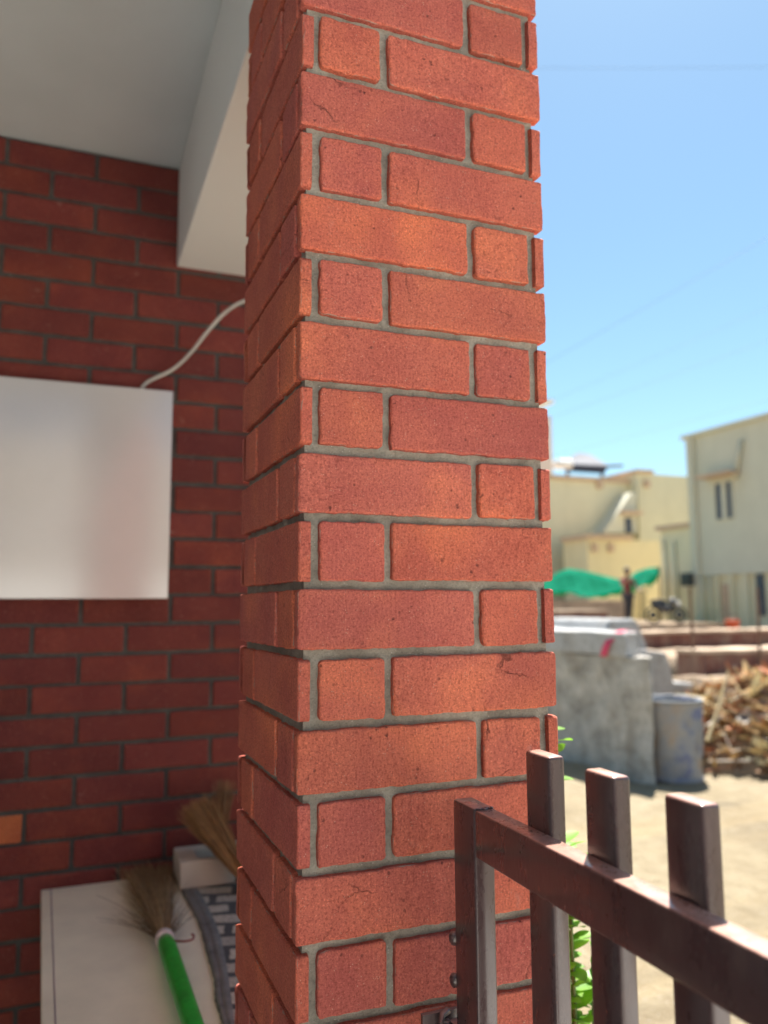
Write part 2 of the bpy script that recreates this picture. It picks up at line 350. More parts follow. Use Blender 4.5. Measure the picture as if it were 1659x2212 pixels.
# ------------------------------------------------------------------ brick tiles
def tile_mesh(Lx, H, T, res, seed, wob=.0008, rad=.0038):
    def line(L):
        e = np.array([0, .0012, .0028, .0055]); m = max(2, int(round((L-.018)/res))); inner = np.linspace(.009, L-.009, m+1)
        return np.concatenate([e, inner, L-e[::-1]])
    if res > .012:
        def line(L):
            e = np.array([0, .0018, .006]); m = max(1, int(round(L/res))); return np.concatenate([e, np.linspace(.012, L-.012, m+1), L-e[::-1]])
    xs, zs = line(Lx), line(H); X, Z = np.meshgrid(xs, zs)
    d = np.minimum(np.minimum(X, Lx-X), np.minimum(Z, H-Z))
    r = .0022; dd = np.clip(d, 0, r); N = T - r + np.sqrt(np.maximum(r*r-(r-dd)**2, 0))
    rr = np.random.default_rng(seed); Rc = rad*np.array([[rr.uniform(.5, 1.8), rr.uniform(.5, 1.8)], [rr.uniform(.5, 1.8), rr.uniform(.5, 1.8)]])
    cx, cz = X-Lx/2, Z-H/2; RC = Rc[(cx > 0).astype(int), (cz > 0).astype(int)]
    ax = np.maximum(np.abs(cx)-(Lx/2-RC), 0)/RC; az = np.maximum(np.abs(cz)-(H/2-RC), 0)/RC
    nx_ = ax*np.sqrt(1-az**2/2); nz_ = az*np.sqrt(1-ax**2/2)
    X = Lx/2+np.sign(cx)*(np.minimum(np.abs(cx), Lx/2-RC)+nx_*RC); Z = H/2+np.sign(cz)*(np.minimum(np.abs(cz), H/2-RC)+nz_*RC)
    Q = np.stack([X*70, Z*70, X*0+seed], -1); wgt = np.exp(-d/.005)
    wx = vn(Q, 11)+.6*vn(Q*3, 12)+.4*vn(Q*8, 18); wz = vn(Q, 13)+.6*vn(Q*3, 14)+.4*vn(Q*8, 19)
    X = X+wob*wx*wgt; Z = Z+wob*wz*wgt
    N = N+.00045*vn(Q*.5, 15)+.00028*vn(Q*2, 16) - .0030*np.maximum(vn(Q*1.6, 17)-.45, 0)*np.exp(-d/.003)*2
    ny, nx = X.shape; V = np.stack([X, Z, N], -1).reshape(-1, 3)
    i = np.arange((nx-1)*(ny-1)); a = i//(nx-1)*nx+i % (nx-1); F = [np.stack([a, a+1, a+nx+1, a+nx], 1)]
    ring = np.concatenate([np.arange(nx), (np.arange(1, ny)*nx+nx-1), ((ny-1)*nx+np.arange(nx-2, -1, -1)), (np.arange(ny-2, 0, -1)*nx)])
    k = len(ring); prev = ring; base = len(V)
    for t in (1.0, .5, 0.0):
        B = V[ring].copy(); B[:, 2] = B[:, 2]*t; V = np.concatenate([V, B]); cur = base+np.arange(k); base += k
        if t == 1.0: prev = cur; continue
        F.append(np.stack([prev, cur, np.roll(cur, -1), np.roll(prev, -1)], 1)); prev = cur
    q_ = .0012; V = np.concatenate([V, [[q_, q_, .0002], [Lx-q_, q_, .0002], [Lx-q_, H-q_, .0002], [q_, H-q_, .0002]]]); F.append(np.array([[base+3, base+2, base+1, base]]))
    tile_mesh.edge = np.concatenate([np.exp(-d.reshape(-1)/.0035), np.full(len(V)-d.size, .25)])
    mg = np.exp(-np.minimum(d, .9*X/1.0+1e-4).reshape(-1)/.016); tile_mesh.marg = np.concatenate([mg, np.full(len(V)-d.size, .8)])
    return V, np.concatenate(F)
class Tiles:
    def __init__(s): s.V = []; s.F = []; s.C = []; s.E = []; s.G = []; s.n = 0
    def put(s, V, F, org, du, dn, c):
        org, du, dn = np.array(org, float), np.array(du, float), np.array(dn, float)
        P = org + V[:, :1]*du + V[:, 1:2]*np.array([0, 0, 1.0]) + V[:, 2:]*dn
        if np.dot(np.cross(du, [0, 0, 1]), dn) < 0: F = F[:, ::-1]
        s.V.append(P); s.F.append(F+s.n); s.n += len(P); C4 = np.tile(np.array([*c, 1.0]), (len(P), 1)); s.C.append(C4)
        s.G.append(tile_mesh.marg if len(tile_mesh.edge) == len(P) else np.zeros(len(P)))
        s.E.append(tile_mesh.edge if len(tile_mesh.edge) == len(P) else np.zeros(len(P)))
    def build(s, name, m, parent):
        V = np.concatenate(s.V); F = np.concatenate(s.F); me = bpy.data.meshes.new(name)
        me.vertices.add(len(V)); me.vertices.foreach_set('co', V.ravel().astype(np.float32))
        me.loops.add(F.size); me.loops.foreach_set('vertex_index', F.ravel().astype(np.int32)); me.polygons.add(len(F))
        me.polygons.foreach_set('loop_start', np.arange(0, F.size, 4, dtype=np.int32)); me.polygons.foreach_set('loop_total', np.full(len(F), 4, dtype=np.int32))
        me.update(calc_edges=True); me.validate()
        ca = me.color_attributes.new('tone', 'FLOAT_COLOR', 'POINT'); ca.data.foreach_set('color', np.concatenate(s.C).astype(np.float32).ravel())
        ea = me.attributes.new('rim', 'FLOAT', 'POINT'); ea.data.foreach_set('value', np.concatenate(s.E).astype(np.float32))
        ga = me.attributes.new('margin', 'FLOAT', 'POINT'); ga.data.foreach_set('value', np.concatenate(s.G).astype(np.float32))
        return link(name, me, m, parent, True)
def brick_tone(r, dark=1.0):
    pal = [(.41, .119, .078), (.42, .124, .078), (.39, .110, .078), (.395, .116, .084), (.425, .120, .072), (.375, .105, .080)]
    a, b = pal[r.integers(6)], pal[r.integers(6)]; t = r.uniform(); k = r.uniform(.93, 1.06)*dark
    return tuple((x*t+y*(1-t))*k*g for x, y, g in zip(a, b, (1.47, 1.36, 1.28)))
PW, PD, T, BH, CP, FL, G = .350, .340, .015, .0708, .0816, .231, .0108
REC = .0092
pil = empty('brick_pillar', (PW/2, PD/2, GZ), 'red clay brick pillar with grey mortar joints at the corner of the porch', 'pillar')
tl = Tiles(); r = np.random.default_rng(21)
faces = [((0, 0), (1, 0), (0, -1), PW), ((PW, 0), (0, 1), (1, 0), PD), ((PW, PD), (-1, 0), (0, 1), PW), ((0, PD), (0, -1), (-1, 0), PD)]
for j in range(-17, 13):
    zt = j*CP; seen = -7 <= j <= 11
    tones = [brick_tone(r) for _ in range(8)]
    for fi, (o0, du, dn, L) in enumerate(faces):
        half = L-FL-2*G-T
        segs = [(0, FL), (FL+G, half)] if j % 2 == 0 else [(T+G, half), (L-FL, FL)]
        for si, (s0, ln) in enumerate(segs):
            res = (.0042 if fi == 0 else .006) if seen and fi in (0, 3) else .012 if seen and fi == 1 else .03
            V, F = tile_mesh(ln, BH, T, res, int(r.integers(1e6)))
            a = r.normal(0, .003); V = V.copy(); V[:, 1] += V[:, 0]*a-ln/2*a + r.normal(0, .0006); V[:, 2] += r.normal(0, .0006)+V[:, 0]*r.normal(0, .002)
            ja = r.normal(0, .0006) if abs(ln-FL) > .01 else 0
            org = (o0[0]+du[0]*(s0+ja)-dn[0]*T, o0[1]+du[1]*(s0+ja)-dn[1]*T, zt-BH)
            c = tones[fi*2+si]
            tl.put(V, F, org, (*du, 0), (*dn, 0), c)
tl.build('brick_facing', M['brick'], pil)
# mortar core with an uneven trowelled surface
mc = Tiles()
for fi, (o0, du, dn, L) in enumerate(faces):
    n1 = int(L/.004) if fi in (0, 3) else int(L/.02); z0, z1 = (-.62, 1.0)
    for (za, zb, dz) in ((GZ, -.62, .02), (-.62, .9, .004 if fi in (0, 3) else .02), (.9, 1.0, .02)):
        xs = np.linspace(REC, L-REC, n1+1); zs = np.linspace(za, zb, int((zb-za)/dz)+1); X, Z = np.meshgrid(xs, zs)
        wpos = np.stack([X*45+fi*31, Z*45, X*0], -1); edge = np.minimum(X-REC, L-REC-X); ew = np.clip(edge/.006, 0, 1)
        N = (-REC + ew*(.0009*vn(wpos, 5)+.0006*vn(wpos*3, 6)+.0004*vn(wpos*7, 7)+.0030*np.maximum(vn(wpos*.35, 8)-.55, 0)))
        N = np.where((np.abs(Z-zs[0]) < 1e-6) | (np.abs(Z-zs[-1]) < 1e-6), -REC, N)
        V = np.stack([X, Z, N], -1).reshape(-1, 3); ny, nx = X.shape
        i = np.arange((nx-1)*(ny-1)); a = i//(nx-1)*nx+i % (nx-1); F = np.stack([a, a+1, a+nx+1, a+nx], 1)
        mc.put(V, F, (o0[0], o0[1], 0), (*du, 0), (*dn, 0), (1, 1, 1))
mc.build('mortar_joints', M['mortar'], pil)
# ------------------------------------------------------------------ back wall of the porch
YW = 1.482
wall = empty('brick_wall', (-1, YW, GZ), 'red brick back wall of the porch, shade put into its colour', 'wall')
tw = Tiles(); WF, WG = .2313, .011
for k in range(-17, 17):
    zb = -.0685+k*CP+G/2; i = -(k+1); off = -.338 + (0 if i % 2 == 0 else .5*.2423)
    for c in range(-5, 7):
        x0 = off+c*.2423+WG/2; x1 = x0+WF
        if x0 > 1.12: continue
        x1 = min(x1, 1.145)
        if x1-x0 < .03: continue
        V, F = tile_mesh(x1-x0, BH, .015, .03 if x0 > -1.3 else .1, int(r.integers(1e6)), .0008)
        t = brick_tone(r, r.uniform(.72, .95)); t = (t[0]*.36, t[1]*.28, t[2]*.33)  # same brick darkened, porch shade put into its colour
        if (k, c) == (-7, -1): t = (.50, .14, .05)
        V = V.copy(); V[:, 2] += r.normal(0, .0008); V[:, 1] += r.normal(0, .0008)
        tw.put(V, F, (x0, YW+.015, zb), (1, 0, 0), (0, -1, 0), t)
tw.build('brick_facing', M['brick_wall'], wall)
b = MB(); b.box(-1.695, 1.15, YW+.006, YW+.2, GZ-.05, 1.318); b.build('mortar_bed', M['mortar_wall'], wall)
b = MB(); b.box(-1.95, 1.15, YW+.205, YW+.23, 1.4705, 4.6); b.build('sun_blocker', M['beam'], wall)  # unseen upper wall added to keep the sun off the table
# unseen side wall, carried tall and dark along the yard to cut side light
sw = MB(); sw.box(-1.95, -1.7, -7.0, YW+.2, GZ-.05, 4.2)
tag(sw.build('shading_wall', mat_plaster('slate_grey_paint', (.10, .105, .115))), 'unseen tall slate grey wall added on the far left to darken left-facing sides', 'wall')
pl_ = MB(); pl_.box(-1.699, -1.685, .15, YW+.004, GZ+.061, 1.322); tag(pl_.build('bounce_lining', mat_plaster('white_plaster', (.82, .80, .76))), 'unseen white lining added on the left inner side to brighten the porch', 'wall')  # added white reflector, out of view, brightens the porch interior
yd = MB(); yd.box(-1.45, 3.2, -7.0, -.95, GZ-.2, GZ+.075); o = yd.build('bounce_paving', mat_simple('pale_bounce_paving', (.72, .70, .66), .8, .06, 2)); o['kind'] = 'structure'  # unseen pale slab added to bounce sunlight onto the pillar front
wf = empty('reflected_frame', (0, -3, GZ), 'unseen white frame added behind the camera for its reflection in the wall panel', 'frame')  # out of view, added only to show as pale bars in the panel
p = MB(); p.box(.04, .17, -3.06, -3.0, GZ+.076, 2.3); p.build('post', mat_simple('fresh_white_paint', (.86, .86, .84), .5), wf)
p = MB(); p.box(-1.6, .0395, -3.055, -3.005, .23, .33); p.box(-1.6, .0395, -3.055, -3.005, -.06, .02); p.build('crossbar', bpy.data.materials['fresh_white_paint'], wf)
oh = empty('bounce_facade', (0, -8, GZ), 'unseen beige house added behind the camera for bounced light and reflections', 'house')  # unseen facade added to throw light back and fill the panel reflection
p = MB(); p.box(-6, 7, -12, -8.2, GZ-.1, 3.6); p.build('wall', mat_plaster('beige_wall_paint', (.50, .44, .37)), oh)
for xw in (-1.6, 1.6):
    p = MB(); p.box(xw-.55, xw+.55, -8.199, -8.16, -.5, .8); fo_ = p.build('window', mat_simple('brown_frame', (.15, .08, .05)), oh)
    p = MB(); p.box(xw-.48, xw+.48, -8.158, -8.15, -.43, .73); p.build('pane', mat_simple('dim_glass', (.05, .06, .07), .1), fo_)
# ceiling slab and beam
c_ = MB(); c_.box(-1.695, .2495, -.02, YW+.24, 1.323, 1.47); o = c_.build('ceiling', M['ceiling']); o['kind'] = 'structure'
bm_ = MB(); bm_.box(.02, .25, -.015, YW-.001, 1.0025, 1.3215); o = bm_.build('porch_beam', M['beam'], None, False, .003)
tag(o, 'white painted roof beam between the brick pillar and the back wall', 'beam')
fl = MB(); fl.box(-1.69, .40, -.5, YW, GZ-.2, GZ+.06); o = fl.build('porch_floor', M['floor']); o['kind'] = 'structure'

# ------------------------------------------------------------------ white panel, cable
pn = empty('wall_panel', (-.45, YW-.03, .3), 'large glossy white panel fixed to the brick back wall', 'panel')
p = MB(); p.box(-.95, .0135, 1.442, 1.462, .002, .606); p.build('front_plate', M['panel'], pn, True, .003, 3)
p = MB(); p.box(-.94, .006, 1.4625, YW+.004, .01, .598); p.build('back_frame', M['panel_edge'], pn)
pts = []
A = [(-.085, 1.470, .585), (-.06, 1.466, .630), (.01, 1.45, .672), (.06, 1.44, .725), (.105, 1.43, .790), (.150, 1.42, .848), (.20, 1.41, .888), (.27, 1.40, .915), (.36, 1.40, .94)]
def catmull(P, n=8):
    P = [Vector(q) for q in P]; out = []
    for i in range(len(P)-1):
        a, b, c, d = P[max(i-1, 0)], P[i], P[i+1], P[min(i+2, len(P)-1)]
        for k in range(n):
            t = k/n; out.append(.5*((2*b)+(c-a)*t+(2*a-5*b+4*c-d)*t*t+(-a+3*b-3*c+d)*t**3))
    return out+[P[-1]]
cb = MB(); cb.tube(catmull(A), .0050, 10)
tag(cb.build('cable', M['cable'], None, True), 'pale cable curving up from behind the white panel to the brick pillar', 'cable')

# ------------------------------------------------------------------ table, brooms, box, mat
TZ = -.755
tb = empty('side_table', (-.1, 1.1, GZ+.06), 'low table with a cream laminate top against the back wall', 'table')
p = MB(); _a = at(89, 1922, z=TZ); _b = at(89, 2212, z=TZ); _xl = lambda y: _a.x+(_b.x-_a.x)*(y-_a.y)/(_b.y-_a.y)
p.prism([(_xl(1.462), 1.462), (_xl(.30), .30), (.30, .30), (.30, 1.462)], 'z', TZ-.02, TZ); p.build('table_top', M['laminate'], tb, False, .0025)
p = MB(); p.add([(_xl(1.461)+.022, 1.461, TZ+.0006), (_xl(1.461)+.0245, 1.461, TZ+.0006), (_xl(.302)+.0245, .302, TZ+.0006), (_xl(.302)+.022, .302, TZ+.0006)], [(0, 3, 2, 1)]); p.build('edge_line', M['laminate_line'], tb)
for (x, y) in ((-.25, .35), (.26, .35), (-.25, 1.42), (.26, 1.42)):
    p = MB(); p.box(x-.018, x+.018, y-.018, y+.018, GZ+.06, TZ-.0205); p.build('leg', M['laminate'], tb)

def fibres(mb, base, axis, length, spread, n, rnd, c0, c1, w=.0011, r0=.012, curl=.25, flat=1.0, side=None, shorten=.35):
    base = Vector(base); ax = Vector(axis).normalized(); s = (side or ax.cross(Vector((0, 0, 1)))).normalized(); t = s.cross(ax)
    for _ in range(n):
        q = rnd.uniform(0, 2*math.pi); rr = math.sqrt(rnd.random()); ou = s*math.cos(q)*rr+t*math.sin(q)*rr*flat
        L = length*(1-shorten*rnd.random()**2); sp = spread*(rnd.uniform(.75, 1.1)); bend = (s*rnd.gauss(0, 1)+t*rnd.gauss(0, flat))*curl*length*.25
        P = []
        for k in range(6):
            f = k/5; P.append(base+ou*r0+ax*L*f+ou*sp*(f**.8)*(1-.25*f)+bend*f*f)
        wd = t.cross(ax)*1.0; c = tuple(a*(1-x_)+b*x_ for a, b, x_ in zip(c0, c1, [rnd.random()]*3)); k_ = rnd.uniform(.6, 1.2); c = tuple(x_*k_ for x_ in c)
        wv = (s*rnd.uniform(-1, 1)+t*rnd.uniform(-1, 1)).normalized(); vs = []
        for k, q_ in enumerate(P):
            ww = w*(1-.75*k/5); vs += [q_-wv*ww, q_+wv*ww]
        mb.add(vs, [(2*k, 2*k+1, 2*k+3, 2*k+2) for k in range(5)], c)
rnd = random.Random(5)
# grass broom lying on the table
neck = at(357, 2032, z=TZ+.026); tail = at(432, 2260, z=TZ+.024); tip = at(318, 1880, z=TZ+.02)
ax = (neck-tail).normalized()
br = empty('grass_broom', neck, 'grass broom with a bright green handle lying on the cream table top', 'broom')
p = MB(); far = tail+(tail-neck)*1.2
p.tube([neck+(far-neck)*t for t in (0, .03, .1, .4, .7, 1)], [.0155, .0185, .0190, .0175, .016, .0145], 20); p.build('handle', M['green_plastic'], br, True)
p = MB(); p.tube([neck-ax*.002, neck+ax*.006, neck+ax*.022, neck+ax*.028], [.0195, .0205, .0185, .0165], 18); p.build('collar', mat_simple('pink_white_wrap', (.62, .50, .46), .6, .35, 90), br, True)
p = MB(); d_ = (tip-neck); fibres(p, neck+ax*.01, d_, d_.length*1.06, .040, 1300, rnd, (.30, .19, .10), (.58, .38, .18), .0014, .012, .20, .26, None, .5)
fibres(p, neck+ax*.01, (d_.normalized()+Vector((.25, -.1, 0))), d_.length*.42, .03, 60, rnd, (.24, .16, .10), (.33, .22, .13), .0009, .012, .6, .2)
fibres(p, neck+ax*.01, (d_.normalized()+Vector((-.28, -.1, 0))), d_.length*.42, .02, 60, rnd, (.24, .16, .10), (.33, .22, .13), .0009, .012, .6, .2)
p.build('bristles', M['straw'], br)
p = MB(); e0 = neck+Vector((.018, -.008, 0)); p.tube(catmull([e0, e0+Vector((.02, -.014, .001)), e0+Vector((.036, -.012, .002)), e0+Vector((.041, .002, .004)), e0+Vector((.037, .008, .005))], 5), .0026, 8)
p.build('hanging_loop', mat_simple('dull_red_loop', (.23, .07, .06)), br, True)
# white foam box at the back, with a hole
bx0 = at(388, 1868, z=TZ+.001); fb = empty('foam_box', bx0, 'off-white foam packing block with a dark hollow behind the stone-pattern mat', 'foam block')
p = MB(); X0, Y0 = .045, 1.30
p.box(X0, X0+.26, Y0, Y0+.025, TZ+.006, TZ+.075); p.box(X0, X0+.26, Y0+.115, Y0+.145, TZ+.006, TZ+.075)
p.box(X0, X0+.05, Y0+.0251, Y0+.1149, TZ+.006, TZ+.0748); p.box(X0+.21, X0+.2599, Y0+.0251, Y0+.1149, TZ+.006, TZ+.0748); p.box(X0+.0501, X0+.2099, Y0+.0251, Y0+.1149, TZ+.006, TZ+.02)
p.build('block_body', M['foam'], fb, False, .005, 3)
# second, brown broom head resting on the block
b0 = at(530, 1895, y=1.23); b1 = at(425, 1742, y=1.36)
br2 = empty('brown_broom', b0, 'brown grass broom head leaning over the foam block beside the pillar', 'broom')
p = MB(); d2 = b1-b0
fibres(p, b0, d2, d2.length*1.05, .032, 1500, rnd, (.26, .13, .045), (.44, .23, .08), .0012, .022, .3, .55)
d3 = at(462, 1692, y=1.38)-at(450, 1800, y=1.34); fibres(p, at(470, 1830, y=1.33), d3, d3.length*1.35, .016, 260, rnd, (.20, .10, .04), (.32, .17, .07), .0012, .012, .3, .6)
p.build('bristles', M['straw'], br2)
p = MB(); dd = -d2.normalized(); p.tube([b0-dd*.01, b0+dd*.02, b0+dd*.2], [.027, .020, .015], 16); p.build('handle', mat_simple('brown_plastic_handle', (.16, .08, .05), .4), br2, True)
# stone-pattern mat: curved dark border, pale stones in rows
def mat_mat():
    n = NT('stone_pattern_mat'); br_ = n.t.nodes.new('ShaderNodeTexBrick'); br_.inputs['Scale'].default_value = 5.2; br_.inputs['Mortar Size'].default_value = .06
    br_.inputs['Mortar Smooth'].default_value = .3; br_.offset = .45; br_.squash = 1.0; br_.inputs['Row Height'].default_value = .34; br_.inputs['Brick Width'].default_value = .62
    br_.inputs['Color1'].default_value = (.62, .52, .40, 1); br_.inputs['Color2'].default_value = (.42, .36, .29, 1); br_.inputs['Mortar'].default_value = (.075, .07, .065, 1)
    v = n.t.nodes.new('ShaderNodeVectorMath'); v.operation = 'ADD'; ns = n.t.nodes.new('ShaderNodeTexNoise'); ns.inputs['Scale'].default_value = 14
    n.L(n.tc.outputs['Object'], ns.inputs['Vector']); sc = n.t.nodes.new('ShaderNodeVectorMath'); sc.operation = 'SCALE'; sc.inputs['Scale'].default_value = .02
    n.L(ns.outputs['Color'], sc.inputs[0]); n.L(sc.outputs[0], v.inputs[0])
    mp = n.obj(); mp.node.inputs['Rotation'].default_value = (0, 0, R(14)); n.L(mp, v.inputs[1]); n.L(v.outputs[0], br_.inputs['Vector'])
    c = n.mix(n.ramp(n.noise(120, 4), [(.4, .4), (.55, 0.0)]), br_.outputs[0], (.09, .09, .095)); return n.set(c, .9, n.bump(n.noise(200, 3), .6, .002))
edge = [at(u, v, z=TZ+.004) for u, v in ((368, 1888), (392, 1925), (415, 1965), (436, 2020), (452, 2075), (462, 2130), (468, 2165), (478, 2212), (492, 2270))]
edge = catmull([tuple(q) for q in edge], 6); outer = catmull([(q.x, q.y, q.z) for q in [at(u, v, z=TZ+.004) for u, v in ((398, 1880), (424, 1918), (448, 1960), (472, 2015), (486, 2070), (494, 2120), (500, 2165), (506, 2212), (515, 2270))]], 6)
mt = empty('door_mat', outer[20], 'dark grey mat with a pale stone pattern curling over the table edge', 'mat')
p = MB(); n_ = min(len(edge), len(outer)); vs = []
for i in range(n_):
    q, o_ = edge[i], outer[i]; wv = .0018*math.sin(i*.5)+.0008*math.sin(i*2.3)
    for (f, h) in ((0, 0), (0, .006), (.35, .0085), (.42, .006), (.5, .0085), (1, .0075), (1, 0)):
        vs.append((q.x+(o_.x-q.x)*f+wv*(1-f), q.y+(o_.y-q.y)*f, TZ+.001+h))
p.add(vs, [(i*7+k, i*7+k+1, (i+1)*7+k+1, (i+1)*7+k) for i in range(n_-1) for k in range(6)]); p.build('mat_border', mat_simple('grey_mat_border', (.16, .145, .13), .85, .35, 25, .5, 150, .001), mt, True)
p = MB(); vs = [(o_.x, o_.y, TZ+.005) for o_ in outer[:n_]]+[(.296, o_.y, TZ+.005) for o_ in outer[:n_]]
vs += [(o_.x, o_.y, TZ+.001) for o_ in outer[:n_]]+[(.296, o_.y, TZ+.001) for o_ in outer[:n_]]
p.add(vs, [(i, i+1, n_+i+1, n_+i) for i in range(n_-1)]+[(2*n_+i, 3*n_+i, 3*n_+i+1, 2*n_+i+1) for i in range(n_-1)]+[(n_+i, n_+i+1, 3*n_+i+1, 3*n_+i) for i in range(n_-1)]); p.build('mat_field', mat_mat(), mt)

# ------------------------------------------------------------------ gate
GX0, GX1, PX1 = .182, .207, .2268
gate = empty('metal_gate', (GX0, -.03, GZ+.05), 'dark brown painted steel gate with raised pickets standing open beside the brick pillar', 'gate')
def tubebox(x0, x1, y0, y1, z0, z1, seed, res=.012, amp=.0004):
    """rectangular steel tube: a box with softly rounded, slightly uneven faces"""
    m = MB(); m.box(x0, x1, y0, y1, z0, z1); return m
def gpart(name, x0, x1, y0, y1, z0, z1, bev=.0028):
    o = tubebox(x0, x1, y0, y1, z0, z1, 1).build(name, M['gate'], gate, True, bev, 3); return o
gpart('hinge_post', GX0-.0004, GX1+.0002, -.083, -.030, GZ+.05, -.2465)
gpart('lock_post', GX0, GX1, -1.10, -1.047, GZ+.05, -.2465)
gpart('rail', GX0, GX1-.0003, -1.0468, -.0832, -.299, -.2477)
gpart('rail', GX0, GX1-.0003, -1.0468, -.0832, -.90, -.85)
gpart('rail', GX0, GX1-.0003, -1.0468, -.0832, -1.38, -1.33)
py = [(-.152, -.198), (-.257, -.3015), (-.366, -.4095)]
yy = -.503
while yy > -1.0: py.append((yy, yy-.045)); yy -= .135
for k, (a, b_) in enumerate(py):
    gpart('picket', GX1+.0004, PX1, b_, a, GZ+.06, -.1725, .0036)
hg = MB()
hg.box(.150, .205, -.0065, -.0005, -.66, -.492); hg.box(.176, .206, -.030, -.0065, -.60, -.515)
for zc in (-.500, -.512, -.524, -.60): hg.tube([(.185, -.012, zc-.004), (.1745, -.018, zc-.001), (.167, -.020, zc+.003), (.172, -.012, zc+.007), (.182, -.008, zc+.009)], .0042, 10)
hg.tube([(.188, -.021, -.62), (.188, -.021, -.498)], .0085, 14)
hgo = hg.build('hinge', M['gate'], gate, True, .001)
for zc in (-.404, -.450):
    kn = MB(); kn.lathe([(0, zc-.0075), (.004, zc-.007), (.0062, zc-.003), (.0066, zc+.002), (.005, zc+.006), (0, zc+.0078)], .1825, -.0265, 14); kn.build('bolt_head', M['gate'], gate, True)
wl = MB()
for k in range(26):
    rr = random.Random(k); a = (GX0+.001+.0225*rr.random(), -.083+rr.gauss(0, .0018), -.2472+rr.uniform(-.0004, .0008)); s_ = rr.uniform(.0012, .0026)
    wl.lathe([(s_*.1, a[2]-s_*.6), (s_, a[2]-s_*.2), (s_*.8, a[2]+s_*.35), (s_*.1, a[2]+s_*.6)], a[0], a[1], 8)
wl.build('weld_bead', M['gate'], gate, True)

# ------------------------------------------------------------------ leafy plant beyond the gate
pl = empty('leafy_shrub', (.60, .31, GZ), 'bright green leafy plant growing between the brick pillar and the gate pickets', 'shrub')
rnd = random.Random(12); lm = MB(); stm = MB()
def leaf(mb, p, d, L, W, nrm):
    d = Vector(d).normalized(); s = d.cross(Vector(nrm)).normalized(); n2 = s.cross(d); vs = []; K = 6
    for k in range(K+1):
        f = k/K; wv = W*math.sin(math.pi*min(1, f*.93+.07))**.8*(1 if f < .98 else .15); mid = p+d*L*f+n2*(-.18*L*f*f)
        vs += [mid-s*wv+n2*.12*wv, mid, mid+s*wv+n2*.12*wv]
    mb.add(vs, [(3*k+a, 3*k+a+1, 3*k+a+4, 3*k+a+3) for k in range(K) for a in (0, 1)])
for st in range(9):
    bx, by = .555+rnd.uniform(-.05, .035), .30+rnd.uniform(-.05, .07); top = [-.235, -.42, -.40, -.50, -.62, -.45, -.44, -.55, -.7][st]
    lean = Vector((rnd.uniform(-.05, .04), rnd.uniform(-.04, .04), 0))
    if st == 0: bx, by, lean = .555, .315, Vector((-.018, -.012, 0))
    P = [Vector((bx, by, GZ))+lean*t+Vector((0, 0, (top-GZ)*t)) for t in (0, .3, .6, .85, 1)]; stm.tube(P, [.006, .005, .004, .003, .0015], 6)
    nL = 44
    for i in range(nL):
        t = .25+.75*i/(nL-1); q = Vector((bx, by, GZ+(top-GZ)*t))+lean*t; a = i*2.4+rnd.uniform(-.4, .4)
        if t < .995: a_dir = Vector((math.cos(a), math.sin(a), rnd.uniform(.1, .7)))
        leaf(lm, q, a_dir, rnd.uniform(.035, .07)*(1.25-.6*t), rnd.uniform(.013, .022)*(1.25-.5*t), (rnd.uniform(-.3, .3), rnd.uniform(-.3, .3), 1))
leaf(lm, at(1196, 1622, x=.53), rgt*1.0+upv*.55, .024, .0065, (.2, -1, .4))
stm.build('stem', M['stem'], pl, True); lm.build('foliage', M['leaf'], pl, True)

# ------------------------------------------------------------------ concrete tank, drum, litter
tk = empty('concrete_tank', (4.5, 6.5, GZ), 'rough grey concrete tank wall with a stepped end in the sun', 'concrete tank')
def rough_box(mb, x0, x1, y0, y1, z0, z1, step=.12, amp=.012, seed=0, top_tilt=0):
    nx, ny, nz = [max(1, int((b_-a)/step)) for a, b_ in ((x0, x1), (y0, y1), (z0, z1))]
    bm2 = bmesh.new(); idx = {}
    def V(i, j, k):
        if (i, j, k) not in idx:
            p_ = np.array([x0+(x1-x0)*i/nx, y0+(y1-y0)*j/ny, z0+(z1-z0)*k/nz]); q = p_*4
            off = np.array([float(vn(q+s_, seed+t_)) for s_, t_ in ((0, 1), (9, 2), (17, 3))])*amp
            idx[(i, j, k)] = bm2.verts.new(tuple(p_+off))
        return idx[(i, j, k)]
    for a in range(nx):
        for b_ in range(ny):
            for k, fl_ in ((0, 1), (nz, 0)):
                q = [V(a, b_, k), V(a+1, b_, k), V(a+1, b_+1, k), V(a, b_+1, k)]; bm2.faces.new(q[::-1] if fl_ else q)
        for c in range(nz):
            for j, fl_ in ((0, 0), (ny, 1)):
                q = [V(a, j, c), V(a+1, j, c), V(a+1, j, c+1), V(a, j, c+1)]; bm2.faces.new(q[::-1] if fl_ else q)
    for b_ in range(ny):
        for c in range(nz):
            for i, fl_ in ((0, 1), (nx, 0)):
                q = [V(i, b_, c), V(i, b_+1, c), V(i, b_+1, c+1), V(i, b_, c+1)]; bm2.faces.new(q[::-1] if fl_ else q)
    bm2.verts.index_update(); mb.add([v.co for v in bm2.verts], [[v.index for v in f.verts] for f in bm2.faces]); bm2.free()
def quad_box(P00, P10, P01, P11, z0, z1, amp, seed):
    m_ = MB(); rough_box(m_, 0, .45, 0, 5.0, z0, z1, .11, amp, seed)
    def mp2(v):
        a, b_ = v[0]/.45, v[1]/5.0; return tuple((P00[k]*(1-a)+P10[k]*a)*(1-b_)+(P01[k]*(1-a)+P11[k]*a)*b_ for k in (0, 1))+(v[2],)
    m_.v = [mp2(v) for v in m_.v]; return m_
p = quad_box((4.15, 4.43), (4.50, 4.84), (3.64, 9.5), (4.62, 9.5), GZ-.05, -.468, .016, 1); p.build('tank_wall', M['concrete'], tk)
